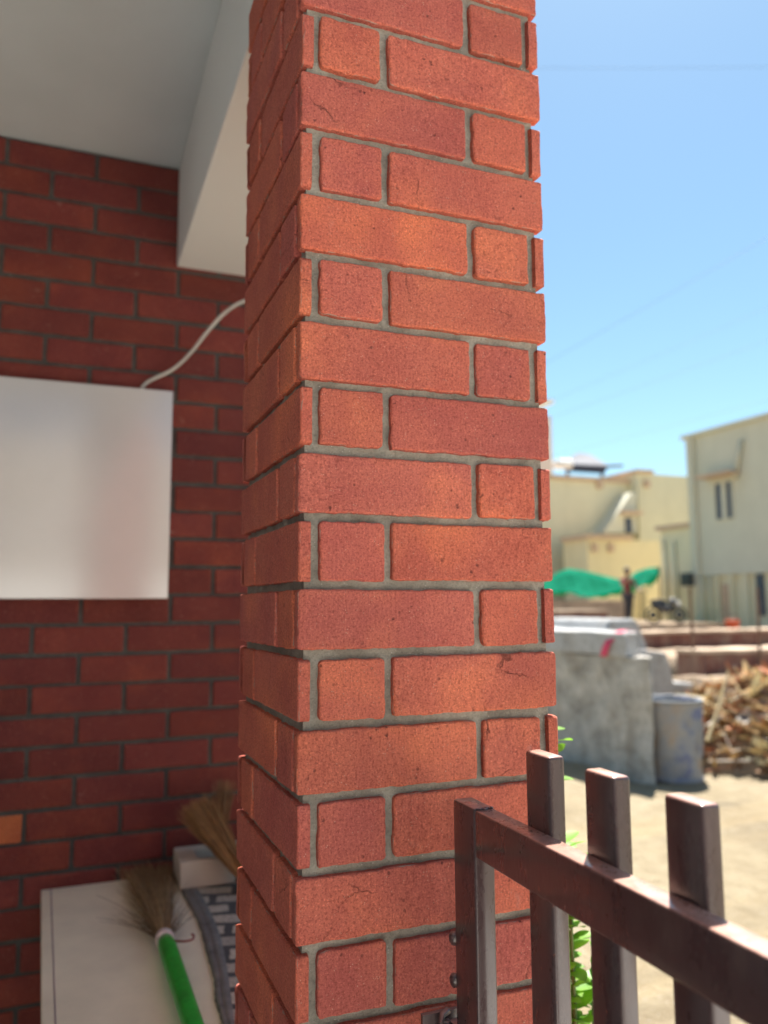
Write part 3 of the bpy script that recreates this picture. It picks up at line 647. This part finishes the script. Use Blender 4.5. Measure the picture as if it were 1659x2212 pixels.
p = quad_box((4.105, 4.66), (4.50, 5.0), (3.60, 9.5), (4.60, 9.5), -.466, -.270, .008, 5); p.build('cover_slab', M['cement'], tk, False, .01)
def px_prism(mb, pts_, y0, y1): mb.prism([(at(u, v, y=y0).x, at(u, v, y=y0).z) for u, v in pts_], 'y', y0, y1)
p = MB(); px_prism(p, [(1396, 1640), (1396, 1404), (1440, 1410), (1450, 1440), (1456, 1474), (1500, 1476), (1506, 1640)], 5.45, 7.5); p.build('side_step', M['cement'], tk, False, .02)
p = MB(); px_prism(p, [(1296, 1416), (1306, 1372), (1318, 1338), (1374, 1337), (1386, 1360), (1400, 1400), (1400, 1430)], 5.9, 7.2); p.build('loose_slab', M['cement'], tk, False, .03)
p = MB(); A_ = Vector((4.30, 4.80, -.262)); B_ = at(1314, 1388, x=4.07); C_ = at(1303, 1418, x=4.06)
def ribbon(mb, pts_, wv, th=.004):
    vs = []
    for q in pts_:
        q = Vector(q); vs += [q-wv, q+wv, q+wv+Vector((-th, -th, th)), q-wv+Vector((-th, -th, th))]
    mb.add(vs, [(4*i+a, 4*i+(a+1) % 4, 4*(i+1)+(a+1) % 4, 4*(i+1)+a) for i in range(len(pts_)-1) for a in range(4)]+[(0, 3, 2, 1), tuple(4*(len(pts_)-1)+a for a in range(4))])
ribbon(p, catmull([tuple(A_), (4.16, 4.79, -.258), tuple(B_), tuple(C_)], 4), Vector((0, .045, 0)))
tag(p.build('pink_cloth', M['pink']), 'pink cloth strip hanging over the top edge of the concrete tank', 'cloth')

# drum
_q = at(1459, 1693, z=GZ); _d = Vector((_q.x-CAM.x, _q.y-CAM.y)).normalized(); DX, DY = _q.x+_d.x*.23, _q.y+_d.y*.23; DTOP = at(1459, 1516, y=_q.y).z
dr = empty('metal_drum', (DX, DY, GZ), 'dented blue and rusty metal drum standing beside the concrete tank', 'drum')
dz0, dz1 = GZ+.0, DTOP
wobf = lambda q, z: .006*math.sin(3*q+z*9)+.004*math.sin(7*q-z*17)
p = MB(); prof = [(.02, dz0+.02), (.225, dz0+.02), (.232, dz0)]
for k in range(25):
    f = k/24; z = dz0+.012+(dz1-dz0-.03)*f; rr = .218+.020*f+(.006 if abs(f-.33) < .03 or abs(f-.66) < .03 else 0); prof.append((rr, z))
prof += [(.243, dz1-.012), (.243, dz1), (.232, dz1), (.228, dz1-.02), (.212, dz0+.08), (.02, dz0+.07)]
p.lathe(prof, DX, DY, 56, None, wobf); p.build('drum_body', M['drum'], dr, True)
p = MB(); p.lathe([(.237, dz1-.018), (.247, dz1-.012), (.249, dz1), (.243, dz1+.009), (.235, dz1+.004), (.231, dz1-.012)], DX, DY, 56, None, lambda q, z: .006*math.sin(3*q+dz1*9)); p.build('rim', M['drum_rim'], dr, True)
p = MB(); p.lathe([(.0005, dz1-.035), (.12, dz1-.035), (.2255, dz1-.035)], DX, DY, 48); p.build('water', mat_simple('dark_water', (.03, .045, .06), .08), dr, True)
# litter mound
rnd = random.Random(77)
def mound(X, Y, cx, cy, rx, ry, h):
    q = ((X-cx)/rx)**2+((Y-cy)/ry)**2; return h*np.clip(1-q, 0, 1)**.7
LC = (6.30, 4.95, 1.50, 1.30, .70)
xs = np.linspace(LC[0]-LC[2]*1.05, LC[0]+LC[2]*1.05, 70); ys = np.linspace(LC[1]-LC[3]*1.05, LC[1]+LC[3]*1.05, 60)
o = sheet('litter_base', xs, ys, lambda X, Y: GZ-.05+mound(X, Y, *LC)+.06*vn(np.stack([X*4, Y*4, X*0], -1), 8)*(mound(X, Y, *LC) > .05), M['soil'], None)
del o['kind']
lt = MB(); pals = [(.42, .29, .14), (.50, .38, .20), (.24, .14, .08), (.16, .095, .06), (.56, .48, .32), (.36, .21, .10), (.34, .30, .26), (.44, .19, .10)]
for k in range(2000):
    while True:
        a, q = rnd.uniform(0, 2*math.pi), math.sqrt(rnd.random()); X = LC[0]+LC[2]*q*math.cos(a); Y = LC[1]+LC[3]*q*math.sin(a); break
    z = GZ-.05+float(mound(np.array(X), np.array(Y), *LC))+rnd.uniform(.0, .09); c = pals[min(7, int(rnd.random()**1.3*8))]; kk = rnd.uniform(.7, 1.15); c = tuple(min(.8, x_*kk*1.6) for x_ in c)
    d = Vector((rnd.gauss(0, 1), rnd.gauss(0, 1), rnd.gauss(0, .45))).normalized()
    if rnd.random() < .55:   # curled dry leaf sheath
        L, W = rnd.uniform(.10, .45)*(1.6 if k % 23 == 0 else 1), rnd.uniform(.014, .055)*(2.0 if k % 23 == 0 else 1); c = (.78, .70, .44) if k % 23 == 0 else c; s = d.cross(Vector((rnd.uniform(-.5, .5), rnd.uniform(-.5, .5), 1))).normalized(); n2 = s.cross(d); vs = []
        for i in range(5):
            f = i/4; w_ = W*math.sin(math.pi*(.12+.8*f)); m_ = Vector((X, Y, z))+d*L*(f-.5)+n2*(.35*L*(f-.5)**2*rnd.uniform(.4, 1.8))
            vs += [m_-s*w_+n2*w_*.6, m_, m_+s*w_+n2*w_*.6]
        lt.add(vs, [(3*i+a_, 3*i+a_+1, 3*i+a_+4, 3*i+a_+3) for i in range(4) for a_ in (0, 1)], c)
    else:
        L = rnd.uniform(.1, .5); P0 = Vector((X, Y, z)); bd = Vector((rnd.gauss(0, 1), rnd.gauss(0, 1), rnd.gauss(0, 1)))*L*.12
        lt.tube([P0-d*L*.5, P0+bd, P0+d*L*.5], [rnd.uniform(.003, .009)]*3, 5, c)
A0, A1 = at(1573, 1450, depth=6.3), at(1528, 1600, depth=6.0); lt.tube([A0, (A0+A1)/2+Vector((.02, 0, .01)), A1], [.008, .012, .014], 6, (.60, .48, .28))
lo = lt.build('dry_litter', M['tone'])
hp = empty('litter_heap', (LC[0], LC[1], GZ), 'heap of dry brown leaves, husks and sticks right of the metal drum', 'heap')
for q, nm in ((lo, 'dry_litter'), (o, 'heap_core')):
    q.parent = hp; q.matrix_parent_inverse = Matrix.Translation(hp.location).inverted(); q.name = nm
lo['kind'] = 'stuff'

# ------------------------------------------------------------------ foundations of the building site
def lowwall(x0, x1, y0, y1, ztop, label, rz=0, face='found', top='found_top', grp=None):
    e = empty('foundation_wall', ((x0+x1)/2, (y0+y1)/2, GZ), label, 'low wall', grp)
    p = MB(); rough_box(p, x0, x1, y0, y1, GZ-.1, ztop-.06, .5, .02, int(abs(x0)*7)); p.build('brick_course', M[face], e)
    p = MB(); rough_box(p, x0-.02, x1+.02, y0-.02, y1+.02, ztop-.058, ztop, .4, .012, int(abs(x0)*5)); p.build('cement_cap', M[top], e)
lowwall(8.6, 19.0, 8.6, 9.2, -.73, 'nearest low brown foundation wall behind the litter heap', grp='foundation walls on the building site')
lowwall(10.5, 24.0, 13.0, 13.7, -.62, 'far low brown foundation wall in front of the grey house', grp='foundation walls on the building site')
lowwall(7.5, 11.7, 15.0, 15.8, -.18, 'low red brick foundation wall beyond the concrete tank', grp='foundation walls on the building site')
lowwall(8.0, 14.2, 17.6, 18.1, .06, 'pale plastered low wall just above the red brick foundation wall', face='found_top', grp='foundation walls on the building site')
so_ = MB(); rough_box(so_, 7.6, 17, 7.7, 8.55, GZ-.1, -1.05, .35, .07, 41); rough_box(so_, 9.5, 22, 9.3, 12.9, GZ-.1, -.98, .6, .08, 43); rough_box(so_, 10, 17.8, 18.3, 30, GZ-.1, -.62, 1.0, .05, 44)
o = so_.build('soil_fill', M['soil'], None, True); o['kind'] = 'structure'
p = MB(); rnd = random.Random(3)
for k in range(2):
    u = (1497, 1641)[k]; q = at(u, 1420, depth=12.2); pm = MB(); pm.tube([(q.x, q.y, -1.4), (q.x+.01, q.y, -.7), (q.x+.03*k, q.y, at(u, 1268, depth=12.2).z)], .022, 8)
    tag(pm.build('iron_rod', M['iron']), ['thin rusty iron rod standing under the dark vent box', 'thin rusty iron rod near the right edge, below the dark doorway'][k], 'rod', 'iron rods on the building site')

# ------------------------------------------------------------------ houses
def window_on_x(e, X, ya, yb, za, zb, hood=True, panes=2):
    f = MB(); t = .035
    for (a, b_, c, d) in ((ya, yb, za-t, za), (ya, yb, zb, zb+t), (ya-t, ya, za-t, zb+t), (yb, yb+t, za-t, zb+t)): f.box(X-.05, X+.02, a, b_, c, d)
    fo = f.build('window', M['greycream'], e); g_ = MB(); g_.box(X-.012, X+.01, ya, yb, za, zb); g_.build('pane', M['shutter'], fo)
    m_ = MB(); yc = (ya+yb)/2; m_.box(X-.06, X-.013, yc-.11, yc+.07, za, zb); m_.build('sash', M['greycream'], fo)
    if hood:
        h_ = MB(); h_.prism([(ya-.35, zb+.18), (yb+.35, zb+.18), (yb+.35, zb+.27), (ya-.35, zb+.27)], 'x', X-.5, X-.002); h_.build('window_hood', M['coping'], e)
GHX = 18.4
gh = empty('grey_house', (GHX+4, 14, GZ), 'two-storey grey-cream house with one upper window on the right', 'house')
far_t = at(1480, 950, x=GHX); ztop = far_t.z; yfar = far_t.y
p = MB(); zo = at(1600, 1240, x=GHX).z
p.box(GHX, GHX+8, 6, yfar, zo, ztop); p.build('upper_wall', M['greycream'], gh)
p = MB(); p.box(GHX+.14, GHX+8, 6, yfar-.02, GZ-.1, zo-.002); p.build('ground_floor_wall', M['cream'], gh)
p = MB(); p.box(GHX-.12, GHX+8.1, 5.9, yfar+.1, ztop+.002, ztop+.12); p.build('roof_coping', M['greycream'], gh)
a = at(1546, 1046, x=GHX); b_ = at(1585, 1118, x=GHX); window_on_x(gh, GHX, b_.y, a.y, b_.z, a.z)
yl = at(1510, 1240, x=GHX).y
p = MB(); p.box(GHX+.02, GHX+.139, yl, yfar-.05, GZ-.1, zo-.004); p.build('stair_bay', M['greycream'], gh)
p = MB(); p.box(GHX-.14, GHX-.002, yl-.1, yl, zo, ztop-.01); p.build('corner_rib', M['greycream'], gh)
for (u0, u1) in ((1548, 1556), (1580, 1588), (1610, 1620)):
    q0, q1 = at(u0, 1300, x=GHX+.1), at(u1, 1300, x=GHX+.1); p = MB(); p.box(GHX+.03, GHX+.137, q1.y, q0.y, GZ-.1, zo-.003); p.build('porch_column', M['cream'], gh)
q0, q1 = at(1634, 1240, x=GHX+.135), at(1656, 1330, x=GHX+.135); p = MB(); p.box(GHX+.09, GHX+.138, q1.y, q0.y, q1.z, q0.z); p.build('doorway', M['shutter'], gh)
q0, q1 = at(1560, 1262, x=GHX+.135), at(1578, 1335, x=GHX+.135); p = MB(); p.box(GHX+.09, GHX+.138, q1.y, q0.y, q1.z, q0.z); p.build('door', M['coping'], gh)
q0, q1 = at(1478, 1236, x=GHX), at(1500, 1266, x=GHX); p = MB()
# annexe: lower cream block between the houses
an = empty('annexe', (GHX+2, 21.2, GZ), 'low cream annexe with a brown coping between the yellow house and the grey house', 'house')
qa, qb = at(1427, 1146, x=GHX+.3), at(1480, 1146, x=GHX+.3); p = MB(); p.box(GHX+.3, GHX+6, yfar+.02, qa.y, GZ-.1, qa.z); p.build('wall', M['cream'], an)
p = MB(); p.box(GHX+.15, GHX+6, yfar+.12, qa.y+.12, qa.z+.002, qa.z+.14); p.build('coping', M['coping'], an)
qv0, qv1 = at(1480, 1238, x=GHX+.01), at(1500, 1266, x=GHX+.01)
p = MB(); p.box(GHX-.2, GHX+.019, qv1.y, qv0.y, qv1.z, qv0.z); p.build('vent_box', M['paint_dark'], gh)
qa_, qb_ = at(1600, 950, x=GHX-.08), at(1588, 1034, x=GHX-.08); p = MB(); p.tube([qa_, qb_], .07, 8); p.build('leaning_pipe', M['greycream'], gh, True)
# vertical pipes
for u in (1440, 1462, 1520, 1535):
    q = at(u, 1300, x=GHX-.02); zt = at(u, 1165 if u < 1475 else 1250, x=GHX-.02).z; p = MB(); xo = GHX+.25 if u < 1475 else GHX-.03; q = at(u, 1300, x=xo)
    p.tube([(xo, q.y, GZ), (xo, q.y, min(zt, qa.z-.2) if u < 1475 else zo-.01)], .05, 8); p.build('drain_pipe', M['cream'], an if u < 1475 else gh, True)

YH = 27.0
yh = empty('cream_house', at(1290, 1306, y=YH), 'two-storey cream house with a dark solar collector on its flat roof', 'house')
def boxpx(mb, u0, u1, v0, yp, dep, zb=GZ-.1):
    a = at(u0, v0, y=yp); b_ = at(u1, v0, y=yp); mb.box(a.x, b_.x, yp, yp+dep, zb, a.z); return a.x, b_.x, a.z
p = MB(); x0, x1, z1 = boxpx(p, 1120, 1358, 1030, YH, 6); p.build('wall', M['cream'], yh)
p = MB(); p.box(x0, x1+.15, YH-.15, YH+6.1, z1+.002, z1+.16); p.build('coping', M['coping'], yh)
# stair wall (sloping) joining the two towers
A1 = [at(u, v, y=YH+.4) for u, v in ((1358, 1040), (1372, 1062), (1374, 1300), (1300, 1300), (1302, 1150), (1345, 1062))]
p = MB(); p.box(x1+.002, at(1376, 1100, y=YH).x, YH+.5, YH+5, GZ, at(1370, 1062, y=YH).z); p.build('stair_block', M['cream'], yh)
sb = [at(u, v, y=YH-.5) for u, v in ((1290, 1153), (1352, 1066), (1362, 1066), (1362, 1153))]
p = MB(); p.prism([(q.x, q.z) for q in sb], 'y', YH-.9, YH-.004); p.build('stair_flight', M['greycream'], yh)
# small window under a hood on the stair side
w0, w1 = at(1350, 1118, y=YH-.92), at(1366, 1152, y=YH-.92)
p = MB(); p.box(w0.x, w1.x, YH-.94, YH-.902, w1.z, w0.z); fo = p.build('window', M['shutter'], yh)
p = MB(); p.box(w0.x-.25, w1.x+.3, YH-1.3, YH-.91, w0.z+.12, w0.z+.24); p.build('window_hood', M['coping'], yh)
# second tower
p = MB(); x2, x3, z2 = boxpx(p, 1376, 1500, 1022, YH-.6, 6); p.build('rear_tower', M['cream'], yh)
p = MB(); p.box(x2-.1, at(1408, 1022, y=YH-.6).x, YH-.75, YH+5.5, z2+.002, z2+.15); p.build('tower_coping', M['coping'], yh)
for (u, v, yv) in ((1293, 1045, YH-.02), (1395, 1043, YH-.62)):
    q = at(u, v, y=yv); p = MB(); p.box(q.x-.12, q.x+.12, yv-.16, yv, q.z-.2, q.z+.1); p.build('roof_spout', M['coping'], yh)
# yellow front block with coping
YF = 24.6
fb_ = empty('yellow_block', at(1340, 1306, y=YF), 'single-storey yellow block with terracotta coping in front of the cream house', 'house')
p = MB(); x4, x5, z4 = boxpx(p, 1268, 1424, 1164, YF, 1.6); p.build('wall', M['yellow'], fb_)
p = MB(); p.box(x4-.15, at(1362, 1156, y=YF).x, YF-.15, YF+1.6, z4+.002, z4+.17); p.build('coping', M['coping'], fb_)
for u in (1283, 1318):
    q = at(u, 1180, y=YF-.02); p = MB(); p.box(q.x-.1, q.x+.1, YF-.15, YF-.002, q.z-.22, q.z+.1); p.build('roof_spout', M['coping'], fb_)
p = MB(); qa, qb = at(1396, 1275, y=YF-.4), at(1424, 1275, y=YF-.4); p.box(qa.x, qb.x, YF-.4, YF-.002, GZ, qa.z); p.build('porch_pier', M['yellow'], fb_)
# solar collector and tank
sc_ = empty('solar_heater', at(1262, 1010, y=YH+2), 'dark blue solar water heater tilted on the flat roof of the cream house', 'solar heater')
P4 = [at(1208, 1001, y=YH+1), at(1250, 978, y=YH+3), at(1276, 982, y=YH+3), at(1316, 1006, y=YH+1)]
p = MB(); vs = [tuple(q) for q in P4]+[(q.x+(.35 if i == 0 else -.3 if i == 3 else 0), q.y, at(q.x*0+1260, 1021, y=q.y).z) for i, q in enumerate(P4)]
p.add(vs, [(0, 1, 2, 3), (7, 6, 5, 4), (0, 4, 5, 1), (1, 5, 6, 2), (2, 6, 7, 3), (3, 7, 4, 0)]); p.build('collector', M['solar'], sc_)
q = at(1345, 1006, y=YH+2); q2 = at(1300, 1010, y=YH+2); p = MB(); p.tube([(q2.x, q2.y, q2.z+.05), (q.x, q.y, q.z)], .07, 8); p.build('pipe', M['solar'], sc_, True)
q = at(1200, 1003, y=YH+1); q2 = at(1232, 1003, y=YH+1); p = MB(); p.tube([(q.x, q.y, q.z), (q2.x, q2.y, q2.z)], .22, 14); p.build('water_tank', M['white'], sc_, True)
zr_ = z1+.165
for u in (1225, 1300):
    q = at(u, 1012, y=YH+1.2); p = MB(); p.box(q.x-.05, q.x+.05, q.y-.05, q.y+.05, zr_, max(zr_+.1, q.z)); p.build('leg', M['iron'], sc_)
# pale tower right behind the pillar
pt = empty('pale_pink_house', at(1150, 1306, y=34), 'tall pale pink-white house mostly hidden behind the brick pillar', 'house')
p = MB(); boxpx(p, 900, 1190, 872, 34, 6); p.build('wall', M['pinkwhite'], pt)
q = at(1190, 872, y=34); p = MB(); p.box(at(900, 872, y=34).x, q.x+.12, 33.85, 40.1, q.z+.002, q.z+.2); p.build('roof_coping', M['white'], pt)

# ------------------------------------------------------------------ green net, worker, small things
def surf(mb, rows, th=.01):
    nr, nc = len(rows), len(rows[0]); vs = [q for r_ in rows for q in r_]; mb.add(vs, [(i*nc+j, i*nc+j+1, (i+1)*nc+j+1, (i+1)*nc+j) for i in range(nr-1) for j in range(nc-1)])
net = empty('shade_net', at(1300, 1262, depth=19), 'green shade net slung low in front of the yellow block', 'net')
def netpart(top, bot, name):
    rows = []; K = 22
    T_ = catmull([tuple(at(u, v, depth=27)) for u, v in top], 8); B_ = catmull([tuple(at(u, v, depth=24.5)) for u, v in bot], 8)
    for i in range(9):
        f = i/8; row = []
        for k in range(K+1):
            a, b_ = T_[round(k*(len(T_)-1)/K)], B_[round(k*(len(B_)-1)/K)]; q = a+(b_-a)*f
            q = q+Vector((0, 0, -.25*math.sin(math.pi*f)+(.10*math.sin(k*.55+f*3)+.04*math.sin(k*1.7-f*5))*math.sin(math.pi*f))); row.append(q)
        rows.append(row)
    p = MB(); surf(p, rows); o_ = p.build(name, M['net'], net, True); s_ = o_.modifiers.new('th', 'SOLIDIFY'); s_.thickness = .015
netpart([(1170, 1262), (1215, 1232), (1252, 1232), (1300, 1243), (1360, 1258)], [(1165, 1284), (1225, 1278), (1262, 1292), (1310, 1284), (1360, 1268)], 'net_sheet')
netpart([(1350, 1258), (1372, 1238), (1400, 1228), (1424, 1226)], [(1350, 1264), (1378, 1268), (1402, 1256), (1424, 1236)], 'net_sheet')
for (u, v) in ((1215, 1232), (1424, 1226), (1262, 1290)):
    q = at(u, v, depth=27 if v < 1250 else 24.5); p = MB(); p.tube([(q.x, q.y, GZ), (q.x, q.y, q.z+.03)], .03, 8); p.build('net_pole', M['iron'], net, True)

def skin_mesh(name, V, E_, Rr, m, parent, sub=2):
    me = bpy.data.meshes.new(name); me.from_pydata([tuple(v) for v in V], E_, []); o = link(name, me, m, parent)
    s = o.modifiers.new('skin', 'SKIN'); s.use_smooth_shade = True
    for i, v in enumerate(me.skin_vertices[0].data): v.radius = (Rr[i][0], Rr[i][1]) if isinstance(Rr[i], tuple) else (Rr[i], Rr[i]); v.use_root = i == 0
    su = o.modifiers.new('sub', 'SUBSURF'); su.levels = su.render_levels = sub; return o
# worker at about 22 m, side-on, arms raised to the net
wq = at(1358, 1334, depth=22.5); WX, WY = wq.x, wq.y; WZ = -.62; Hh = 1.56
ps = empty('person', (WX, WY, WZ), 'person in a maroon shirt and dark trousers standing under the green net', 'person')
def B(x, y, z): return (WX+x, WY+y, WZ+z*Hh/1.7)
V = [B(0, 0, .92), B(0, .01, 1.12), B(0, .02, 1.32), B(0, .01, 1.44), B(0, -.02, 1.50), B(0, -.03, 1.60), B(0, -.03, 1.69),
     B(-.18, .02, 1.38), B(-.27, -.12, 1.20), B(-.24, -.34, 1.34), B(-.23, -.41, 1.38),
     B(.18, .02, 1.38), B(.25, -.05, 1.13), B(.24, -.24, 1.02), B(.23, -.31, 1.0),
     B(-.09, 0, .86), B(-.10, -.02, .48), B(-.11, .02, .09), B(-.11, -.12, .03), B(.09, 0, .86), B(.12, .06, .48), B(.12, .12, .09), B(.12, -.01, .03)]
E_ = [(0, 1), (1, 2), (2, 3), (3, 4), (4, 5), (5, 6), (2, 7), (7, 8), (8, 9), (9, 10), (2, 11), (11, 12), (12, 13), (13, 14), (0, 15), (15, 16), (16, 17), (17, 18), (0, 19), (19, 20), (20, 21), (21, 22)]
Rr = [(.13, .09), (.12, .085), (.15, .09), .06, .05, (.075, .09), .06, .055, .042, .032, .03, .055, .042, .032, .03, .085, .055, .04, .03, .085, .055, .04, .03]
skin_mesh('body', V, E_, Rr, M['skin'], ps)
skin_mesh('shirt', [V[i] for i in (1, 0, 2, 3, 7, 8, 11, 12)], [(0, 1), (0, 2), (2, 3), (2, 4), (4, 5), (2, 6), (6, 7)], [(.12, .09), (.125, .095), (.135, .09), .055, .06, .05, .06, .05], M['maroon'], ps)
skin_mesh('trousers', [V[i] for i in (0, 15, 16, 17, 19, 20, 21)], [(0, 1), (1, 2), (2, 3), (0, 4), (4, 5), (5, 6)], [(.14, .105), .10, .072, .055, .10, .072, .055], M['trouser'], ps)
p = MB(); hz = B(0, -.02, 1.665); p.lathe([(.001, hz[2]+.085), (.05, hz[2]+.075), (.085, hz[2]+.035), (.092, hz[2]-.01), (.07, hz[2]-.05)], hz[0], hz[1]+.02, 14); p.build('hair', M['hair'], ps, True)

# orange bucket on the far foundation wall
q = at(1583, 1362, depth=20.5); OB = empty('bucket', (q.x, q.y, q.z), 'small orange-red plastic bucket in front of the grey house', 'bucket')
p = MB(); z = q.z-.05; p.lathe([(.02, z), (.13, z), (.18, z+.30), (.19, z+.32), (.17, z+.31), (.12, z+.03), (.01, z+.03)], q.x, q.y, 24); p.build('bucket_body', M['orange'], OB, True)
p = MB(); p.tube(catmull([(q.x-.18, q.y, z+.3), (q.x-.1, q.y-.03, z+.44), (q.x+.1, q.y-.03, z+.44), (q.x+.18, q.y, z+.3)], 5), .008, 6); p.build('handle', M['iron'], OB, True)
p = MB(); rough_box(p, q.x-.7, q.x+2.5, q.y-.35, q.y+.35, GZ-.1, z-.003, .5, .0, 3)
tag(p.build('plinth_block', M['found_top']), 'pale plinth block carrying the orange bucket', 'plinth')
# parked motorcycle
q = at(1440, 1345, depth=20.8); mz = q.z-.02
mo = empty('motorcycle', (q.x, q.y, mz), 'dark parked motorcycle beside the annexe wall', 'motorcycle')
du_ = Vector((1, -.25, 0)).normalized()
def mp_(a, z): return (q.x+du_.x*a, q.y+du_.y*a, mz+z)
for s in (-.36, .36):
    c = Vector(mp_(s, .22)); pts_ = [c+du_*math.cos(t)*.19+Vector((0, 0, math.sin(t)*.19)) for t in [k*math.pi/8 for k in range(17)]]
    p = MB(); p.tube(pts_, .035, 8, None, False); wo_ = p.build('wheel', M['rubber'], mo, True)
    p = MB(); nrm = Vector((-du_.y, du_.x, 0)); p.tube([c-nrm*.04, c+nrm*.04], .10, 10); p.build('hub', M['paint_dark'], wo_, True)
p = MB(); p.tube([mp_(-.38, .5), mp_(-.2, .46), mp_(0, .36), mp_(.2, .45)], [.05, .10, .13, .07], 10); p.build('body', M['paint_dark'], mo, True)
p = MB(); p.tube([mp_(-.42, .56), mp_(-.2, .57), mp_(0, .54)], [.04, .07, .06], 8); p.build('seat', M['rubber'], mo, True)
p = MB(); p.tube([mp_(.10, .52), mp_(.2, .58), mp_(.28, .52)], [.05, .09, .05], 10); p.build('fuel_tank', M['paint_dark'], mo, True)
p = MB(); p.tube([mp_(.36, .22), mp_(.27, .62)], .022, 8); p.tube([tuple(Vector(mp_(.25, .66))-nrm*.28), mp_(.27, .62), tuple(Vector(mp_(.25, .66))+nrm*.28)], .014, 8); p.build('fork', M['drum_rim'], mo, True)
p = MB(); p.tube([mp_(.30, .5), mp_(.37, .5)], [.05, .065], 12); p.build('headlight', M['white'], mo, True)
p = MB(); rough_box(p, q.x-1.2, q.x+1.2, q.y-.8, q.y+.8, GZ-.1, mz, .5, .0, 3); o = p.build('parking_pad', M['soil']); o['kind'] = 'structure'

# power lines
WL = [((1100, 148), (1720, 146), 24, .014, 'uppermost power line crossing the sky level near the top'),
      ((1100, 830), (1720, 480), 30, .020, 'steep power line crossing the middle of the sky'),
      ((1100, 905), (1720, 640), 30, .013, 'second power line below the steep one in the middle of the sky'),
      ((1100, 935), (1720, 715), 30, .015, 'third power line down, crossing the lower sky'),
      ((1100, 1010), (1720, 850), 34, .014, 'lowest power line sloping down towards the cream house roof')]
for (a, b_, dp, rr, lb) in WL:
    A_, B_ = at(*a, depth=dp), at(*b_, depth=dp*.9); D_ = B_-A_; pts_ = [A_+D_*t+Vector((0, 0, .12*((t-.5)**2))) for t in [-.8+.2*k for k in range(14)]]
    p = MB(); p.tube(pts_, rr*.32, 6); tag(p.build('power_line', M['wire'], None, True), lb, 'power line', 'power lines across the sky')
